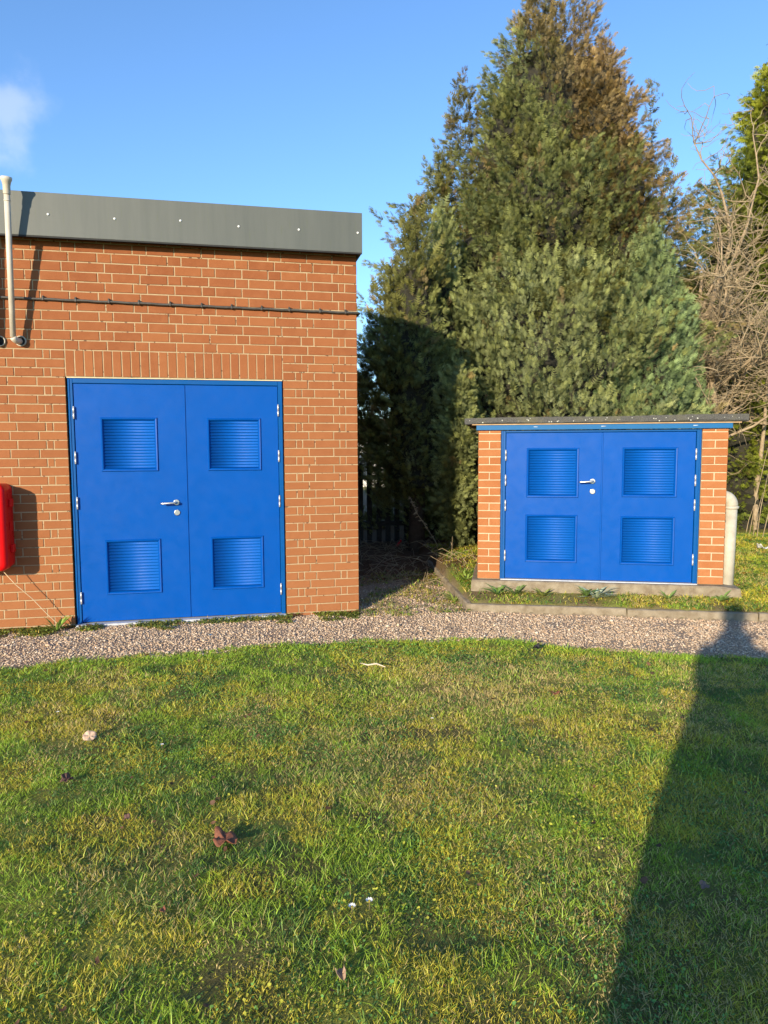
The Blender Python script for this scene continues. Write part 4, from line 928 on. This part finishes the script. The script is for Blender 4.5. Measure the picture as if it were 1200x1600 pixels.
# ---------------------------------------------------------------- gravel
def pebbles():
    r = np.random.default_rng(31); n_ = 330000; x = r.uniform(-4.6, 5.6, n_); y = r.uniform(-3.6, 1.3, n_); P2_ = np.stack([x, y], 1)
    e_ = lawn_edge(x)+(vnoise(P2_, 9, 2)-.5)*.10; ins = inside_bed(x, y)
    p = np.where((y > e_-.05) & (ins < .0), 1.0, 0)*np.where((x < .01) & (y > -.012), 0, 1)
    fade = np.where(y > -.12, np.clip(.80-(y+.12)*.55, .05, 1), 1); weed = 1-np.clip((fbm(P2_, 4, 33)-.56)*4, 0, .6); p = p*fade*weed
    ok, zc = in_view(x, y, np.full(n_, -.1), 300); ok &= r.random(n_) < p; x, y = x[ok], y[ok]; k = len(x)
    s_ = np.exp(r.normal(math.log(.0056), .33, k)); z = height(x, y)+s_*r.uniform(-.1, .7, k)
    o8 = np.array([[1, 0, 0], [-1, 0, 0], [0, 1, 0], [0, -1, 0], [0, 0, 1], [0, 0, -1]], float)
    V = o8[None]*(1+r.normal(0, .22, (k, 6, 3)))+r.normal(0, .18, (k, 6, 3)); V *= np.stack([s_*r.uniform(.9, 1.5, k), s_*r.uniform(.7, 1.1, k), s_*r.uniform(.55, .9, k)], 1)[:, None, :]
    a = r.random(k)*6.283; ca, sa = np.cos(a)[:, None], np.sin(a)[:, None]; V = np.stack([V[:, :, 0]*ca-V[:, :, 1]*sa, V[:, :, 0]*sa+V[:, :, 1]*ca, V[:, :, 2]], 2)
    V += np.stack([x, y, z], 1)[:, None, :]
    f8 = np.array([[0, 2, 4], [2, 1, 4], [1, 3, 4], [3, 0, 4], [2, 0, 5], [1, 2, 5], [3, 1, 5], [0, 3, 5]])
    T = (np.arange(k)[:, None, None]*6+f8[None]).reshape(-1, 3)
    pal = np.array([[.58, .42, .27], [.63, .48, .33], [.47, .33, .21], [.69, .56, .41], [.54, .37, .24], [.36, .27, .185]]); c_ = pal[r.integers(0, 6, k)]*r.uniform(.8, 1.15, (k, 1))
    return np_mesh('gravel', V.reshape(-1, 3), T, np.repeat(c_, 6, 0)), k
gme, ng = pebbles(); o = link('gravel', gme, mat=M['stone']); tag(o, 'pinkish crushed gravel path between the lawn, wall and kerb', 'gravel', kind='stuff')

# ---------------------------------------------------------------- plants and odds and ends
def gz(x, y): return float(height(np.array([x]), np.array([y]))[0])
def rosette(x, y, label, seed, n_=12, L=.10, wd=.022, col=(.10, .17, .03), rise=.5, group=None):
    L *= 1.25; n_ = int(n_*1.5); rise *= 1.5; col = tuple(c_*1.5 for c_ in col); wd *= 1.15
    r = random.Random(seed); t = empty('weed_plant', (x, y, gz(x, y))); tag(t, label, 'weed', group)
    mt = simple('weed_leaf', tuple(c_*.75 for c_ in col), tuple(c_*1.25 for c_ in col), 40, .55, .3)
    for i in range(n_):
        a = r.uniform(0, 6.28); l = L*r.uniform(.6, 1.2); w2 = wd*r.uniform(.7, 1.2); el_ = rise*r.uniform(.4, 1.4); vs = []; fs = []
        for j_, s_ in enumerate((0, .2, .4, .6, .8, 1)):
            u = l*s_; zz = u*el_-u*u*el_*2.6; ww = w2*math.sin(math.pi*min(1, s_*.86+.1))*(1+.25*(j_ % 2))
            for q in (-1, 0, 1): vs.append((u*math.cos(a)-q*ww*.5*math.sin(a), u*math.sin(a)+q*ww*.5*math.cos(a), zz+.004+abs(q)*ww*.18))
        for j_ in range(5):
            for q in range(2): b_ = j_*3+q; fs.append((b_, b_+1, b_+4, b_+3))
        MB().add(vs, fs, True).build('leaf', mt, t)
GW = 'leafy weeds along the front of the concrete base'
for (s, yy, L, n_, lab, col) in [(.20, -.17, .13, 14, 'leafy green weed below the left brick pier of the housing', (.10, .17, .035)), (.36, -.15, .12, 13, 'spiky green weed at the concrete base under the left shed door hinge side', (.12, .17, .05)),
        (.62, -.16, .09, 12, 'low yellowish weed under the left shed door', (.16, .18, .04)), (1.10, -.20, .15, 18, 'pale silvery-leaved weed in front of the middle of the concrete base', (.26, .30, .20)), (1.02, -.15, .12, 12, 'darker upright weed beside the silvery one under the middle of the doors', (.09, .15, .035)),
        (1.75, -.15, .08, 9, 'small green weed against the concrete base under the right shed door', (.11, .17, .04)), (2.2, -.17, .09, 12, 'green weed clump under the right brick pier', (.11, .17, .04)), (-.22, -.05, .11, 13, 'yellow-green weed left of the concrete base inside the kerb corner', (.17, .21, .04)), (-.12, .2, .11, 13, 'bright weed between the kerb and the left end of the housing', (.15, .21, .035))]:
    p = shedpt(s, yy, 0); rosette(p[0], p[1], lab, int(s*100)+5, n_, L, .02, col, .55, GW)
rosette(-2.60, -.13, 'bright green weed growing where the pale string meets the gravel', 77, 12, .09, .018, (.14, .22, .035), .8)
# dead stalks
def stalk(name, label, pts, rad, branches=0, seed=1, cat='dead stem', tuft=False):
    r = random.Random(seed); t = empty(name, pts[0]); tag(t, label, cat); o0 = Vector(pts[0]); pp = [Vector(p)-o0 for p in pts]
    MB().tube(pp, [rad*(1-.6*i/(len(pp)-1)) for i in range(len(pp))], 6).build('stem', M['twig'], t)
    if branches:
        m_ = MB()
        for i in range(branches):
            k = r.uniform(.3, 1); f_i = k*(len(pp)-1); a = int(min(f_i, len(pp)-2)); q = pp[a].lerp(pp[a+1], f_i-a); d = Vector((r.gauss(0, 1), r.gauss(0, 1), r.gauss(.3, 1))).normalized()*r.uniform(.02, .06)
            m_.tube([q, q+d*.6, q+d+Vector((0, 0, -.01))], [.004, .007 if tuft else .003, .001], 4, caps=False)
        m_.build('seed_heads' if tuft else 'side_twigs', M['twig'], t)
def gp(px, py, z=0.0):
    d = FWD+(px-600)/FPX*RT-(py-800)/FPX*UP; return CAM+d*((z-CAM[2])/d[2])
b = gp(693, 875, .0); dep = (b-CAM)@FWD
stalk('dead_dock_stem', 'brown dead stem with withered seed heads leaning left at the kerb end', [tuple(b), tuple(at(680, 845, dep)), tuple(at(665, 822, dep)), tuple(at(650, 800, dep)), tuple(at(641, 777, dep))], .006, 46, 3, tuft=True)
b = gp(704, 892, .0); dep = (b-CAM)@FWD
stalk('dry_grass_stem', 'single pale dry stem standing upright behind the kerb corner', [tuple(b), tuple(at(706, 860, dep)), tuple(at(707, 838, dep))], .003, 4, 4)
b = gp(672, 882, .02); dep = (b-CAM)@FWD
stalk('bent_bramble', 'long thin bramble stem arching left across the shaded ground', [tuple(b), tuple(at(655, 874, dep)), tuple(at(640, 871, dep)), tuple(at(618, 868, dep)), tuple(at(595, 867, dep))], .004, 5, 5, 'bramble')
for i, (x0, y0, x1, y1) in enumerate([(1182, 845, 1200, 740), (1176, 842, 1192, 770), (1190, 846, 1215, 760), (1170, 840, 1200, 700), (1165, 838, 1178, 790)]):
    b = gp(x0, y0, .12); dep = (b-CAM)@FWD
    stalk('dry_reed', ['tall pale dry reed nearest the right edge', 'short dry reed left of the tall ones by the right edge', 'dry reed leaning out past the right edge', 'longest dry reed slanting right behind the thick pipe', 'shortest dry reed standing nearest the thick pipe'][i], [tuple(b), tuple(at((x0*.5+x1*.5)-2, (y0+y1)/2, dep)), tuple(at(x1, y1, dep))], .007, 0, i, 'reed')
def ground_twigs():
    r = random.Random(61); m_ = MB()
    for i in range(260):
        x = r.uniform(.05, 1.6); y = r.uniform(.9, 3.6); a = r.uniform(0, 6.28); L = r.uniform(.08, .35); z = gz(x, y)+.01
        c_, s_ = math.cos(a), math.sin(a); m_.tube([(x, y, z), (x+c_*L*.5, y+s_*L*.5, z+r.uniform(.01, .10)), (x+c_*L, y+s_*L, z+r.uniform(0, .06))], [.004, .003, .0015], 3, caps=False)
    o = m_.build('fallen_twigs', M['twig']); tag(o, 'tangle of dry fallen twigs on the brown soil under the conifers', 'twigs', kind='stuff')
ground_twigs()
# red marker and fallen things
b = at(618, 856, 10.1); b2_ = at(627, 844, 10.1); mk = MB().tube([tuple(b), tuple(b2_)], .016, 8).build('red_marker', M['red']); tag(mk, 'small red plastic tube lying in the dark gap under the conifers', 'litter')
def crumple(name, label, px, py, size, col, cat='leaf', seed=1, z=-.08, lobes_=5, curl=.5):
    r = random.Random(seed); p = gp(px, py, z); zz = gz(p[0], p[1]); p = gp(px, py, zz+.025); n_ = 36; vs = [(0, 0, 0)]; fs = []
    for ring in (.35, .7, 1.0):
        for k in range(n_):
            a = 2*math.pi*k/n_; rr = size*ring*(.62+.38*abs(math.cos(a*lobes_/2))**.7)*(1+r.uniform(-.07, .07)*ring)
            lift = size*(curl*ring*ring*(.45+.55*math.sin(a*2+seed))+.14*math.sin(a*5+seed)*ring+r.uniform(-.04, .04))
            vs.append((rr*math.cos(a), rr*.8*math.sin(a), lift))
    for k in range(n_): fs.append((0, 1+k, 1+(k+1) % n_))
    for q in range(2):
        for k in range(n_): a_, b_ = 1+q*n_+k, 1+q*n_+(k+1) % n_; fs.append((a_, a_+n_, b_+n_, b_))
    m_ = MB().add(vs, fs, True); me = m_.mesh(name); o = link(name, me, None, tuple(p), simple('dry_'+name, tuple(c_*.6 for c_ in col), col, 60, .7, .6, .003)); o.rotation_euler = (r.uniform(-.2, .2)+.25, r.uniform(-.2, .2), r.uniform(0, 6)); sd_ = o.modifiers.new('solid', 'SOLIDIFY'); sd_.thickness = .0012
    tag(o, label, cat); return o
crumple('dead_leaf', 'large curled reddish-brown dead leaf in the middle of the lawn', 352, 1312, .060, (.27, .095, .045), seed=2, curl=.35, lobes_=4)
crumple('pale_leaf', 'pale cream leaf lying on the grass at the left', 140, 1150, .034, (.62, .42, .30), seed=5, lobes_=0, curl=.2).rotation_euler = (R_(48), 0, .2)
crumple('dead_leaf', 'small dark brown dead leaf at the left below the pale one', 104, 1217, .034, (.13, .06, .04), seed=6)
crumple('dead_leaf', 'small reddish leaf scrap in the upper right of the lawn near the dry patch', 868, 1083, .028, (.26, .09, .04), seed=7)
crumple('dead_leaf', 'tiny brown leaf left of the large curled one', 198, 1278, .02, (.2, .1, .07), seed=8)
crumple('dead_leaf', 'little orange-brown leaf scrap below the large curled one', 254, 1422, .013, (.34, .11, .05), seed=9)
crumple('dead_leaf', 'brown leaf in the lawn at the edge of the long shadow', 1100, 1383, .02, (.25, .15, .11), seed=10)
crumple('dead_leaf', 'upright pale tan leaf near the bottom of the lawn', 533, 1522, .022, (.42, .27, .16), seed=11, lobes_=2, curl=.9)
crumple('white_litter', 'scrap of white litter on the grass at the far right behind the thick pipe', 1192, 856, .085, (.85, .85, .85), 'litter', 12, .14, 3)
crumple('black_scrap', 'small black scrap where the gravel meets the lawn', 838, 1012, .03, (.01, .01, .012), 'litter', 13, lobes_=3, curl=.9)
crumple('blue_scrap', 'tiny blue scrap on the gravel in front of the large doors', 328, 992, .014, (.06, .22, .35), 'litter', 14, -.1, 3)
def daisy(px, py, label, seed, s=.010):
    r = random.Random(seed); p = gp(px, py, -.06); t = empty('daisy', tuple(p)); tag(t, label, 'flower', 'white daisies in the lawn')
    m_ = MB()
    for k in range(11):
        a = 2*math.pi*k/11+r.uniform(-.1, .1); c_, s_ = math.cos(a), math.sin(a); w2 = s*.22
        m_.add([(s*.2*c_, s*.2*s_, 0), (s*.7*c_-w2*s_, s*.7*s_+w2*c_, s*.3), (s*1.05*c_, s*1.05*s_, s*.5), (s*.7*c_+w2*s_, s*.7*s_-w2*c_, s*.3)], [(0, 1, 2, 3)])
    m_.build('petals', M['white'], t); MB().tube([(0, 0, -.002), (0, 0, .002), (0, 0, .0035)], [s*.28, s*.3, s*.15], 8).build('flower_centre', simple('yellow_floret', (.6, .4, .02), (.7, .5, .03), 90, .8, 0), t)
    MB().tube([(0, 0, -.03), (0, 0, 0)], .0008, 4).build('stem', M['twig'], t)
daisy(550, 1417, 'left one of the two white daisies near the bottom middle of the lawn', 1, .013); daisy(577, 1408, 'right one of the two white daisies near the bottom middle of the lawn', 2, .013)
daisy(253, 1164, 'white daisy in the lawn below the blue double doors', 3); daisy(90, 1113, 'white daisy near the left edge just below the gravel', 4); daisy(675, 1123, 'white daisy beside the dry straw patch', 5)
sp = [tuple(gp(x, y, -.055)) for x, y in ((563, 1036), (575, 1039), (588, 1037), (602, 1042))]
stick = MB().tube([sp[0], sp[1], sp[2], sp[3]], [.003, .006, .007, .003], 6).build('fallen_stick', simple('bleached_wood', (.5, .4, .28), (.62, .52, .38), 40, .8, .2)); tag(stick, 'short bleached stick lying on the lawn close to the gravel', 'stick')
for i, (px, py, s_, lab) in enumerate([(712, 858, .055, 'pale flat stone under the cypress beside the housing'), (730, 872, .035, 'small pale stone against the left brick pier'), (664, 862, .03, 'small stone on the shaded soil left of the dead stem')]):
    p = gp(px, py, .07); r = random.Random(i+50); me = MB(); vs = []; fs = []
    for j_ in range(5):
        for k in range(8):
            a = 2*math.pi*k/8; rr = s_*[.5, .95, 1, .8, .3][j_]*r.uniform(.85, 1.1); vs.append((rr*math.cos(a)*1.3, rr*math.sin(a), s_*[-.3, -.1, .2, .42, .5][j_]))
    for j_ in range(4):
        for k in range(8): k2 = (k+1) % 8; fs.append((j_*8+k, j_*8+k2, j_*8+8+k2, j_*8+8+k))
    fs.append([32+k for k in range(8)]); o = MB().add(vs, fs).build('stone', M['concrete']); o.location = (p[0], p[1], gz(p[0], p[1])+.01); tag(o, lab, 'stone')

# ---------------------------------------------------------------- the photographer, whose shadow crosses the lawn
def skin(name, verts, edges, mats, parent=None, lv=2):
    me = bpy.data.meshes.new(name); me.from_pydata([v[:3] for v in verts], edges, []); o = bpy.data.objects.new(name, me); COL.objects.link(o); o.parent = parent
    sk = o.modifiers.new('skin', 'SKIN'); sk.use_smooth_shade = True
    for i, v in enumerate(verts): d = me.skin_vertices[0].data[i]; d.radius = (v[3], v[4] if len(v) > 4 else v[3]); d.use_root = (i == 0)
    ss = o.modifiers.new('sub', 'SUBSURF'); ss.levels = lv; ss.render_levels = lv
    me.materials.append(mats); return o
PX, PY = -1.37, -6.80
per = empty('person', (PX, PY, -.10), -R_(34)); per.scale = (1.03, 1.03, 1.08); tag(per, 'photographer in a dark coat behind the camera, casting the long shadow on the lawn', 'person')
coat = simple('dark_coat', (.03, .03, .035), (.05, .05, .055), 40, .85, .3); skinm = simple('skin_tone', (.50, .30, .21), (.56, .35, .25), 20, .5, 0)
V_ = [(0, 0, .98, .17, .13), (0, .01, 1.18, .22, .125), (0, 0, 1.38, .22, .13), (0, .01, 1.50, .15, .10), (0, .03, 1.57, .085, .075), (0, .04, 1.68, .085, .10), (0, .04, 1.77, .065, .08),
      (-.19, 0, 1.42, .075), (-.17, .14, 1.20, .05), (-.11, .28, 1.33, .038), (-.06, .33, 1.38, .034), (.19, 0, 1.42, .085), (.30, .05, 1.22, .075), (.18, .28, 1.34, .038), (.12, .33, 1.39, .034),
      (-.13, 0, .86, .18), (-.12, .02, .50, .18), (-.11, -.02, .10, .10), (-.13, .10, .045, .045), (.13, 0, .86, .18), (.12, .02, .50, .18), (.11, -.02, .10, .10), (.13, .10, .045, .045)]
E_ = [(0, 1), (1, 2), (2, 3), (3, 4), (4, 5), (5, 6), (2, 7), (7, 8), (8, 9), (9, 10), (2, 11), (11, 12), (12, 13), (13, 14), (0, 15), (15, 16), (16, 17), (17, 18), (0, 19), (19, 20), (20, 21), (21, 22)]
skin('body', V_, E_, coat, per)
for sx_, hx, hy, hz_ in ((-1, -.05, .35, 1.39), (1, .12, .35, 1.41)):
    for k in range(5):
        w0 = (k-2)*.017; L_ = [.05, .072, .078, .072, .058][k]
        skin('finger', [(hx, hy-.01, hz_, .014), (hx+w0*.9, hy+.02, hz_+.03, .010), (hx+w0*1.2+.004*sx_, hy+.035, hz_+.03+L_*.55, .0085), (hx+w0*1.2+.01*sx_, hy+.012, hz_+.03+L_*.85, .0075)], [(0, 1), (1, 2), (2, 3)], skinm, per, 1)
hm = MB()
hr = []
for j_ in range(7):
    a = R_(-15+j_*17.5); hr.append(((0, .02, 1.73+.115*math.sin(a)), max(.012, .10*math.cos(a))))
hm.tube([q[0] for q in hr], [q[1] for q in hr], 14); hm.build('hair', simple('brown_hair', (.05, .03, .02), (.08, .05, .03), 60, .6, .3), per)
FA = MB(); FA.add([(0, .125, 1.68), (-.012, .13, 1.665), (.012, .13, 1.665), (0, .155, 1.66)], [(0, 1, 3), (0, 3, 2), (1, 2, 3)]); FA.tube([(-.022, .136, 1.635), (0, .141, 1.633), (.022, .136, 1.635)], [.002, .005, .002], 6)
for s_ in (-1, 1): FA.tube([(s_*.03, .120, 1.695), (s_*.03, .134, 1.695)], [.011, .006], 8); FA.tube([(s_*.086, .03, 1.68), (s_*.098, .025, 1.685)], [.022, .014], 8)
FA.build('face_features', skinm, per)
ph = MB().bevbox(-.04, .04, -.010, -.002, -.08, .08, .002).build('phone', M['dark']); ph.matrix_world = cam.matrix_world @ Matrix.Translation((.0, .0, .045)) @ Matrix.Rotation(R_(-90), 4, 'X'); tag(ph, 'dark phone held up behind the camera by the photographer', 'phone')
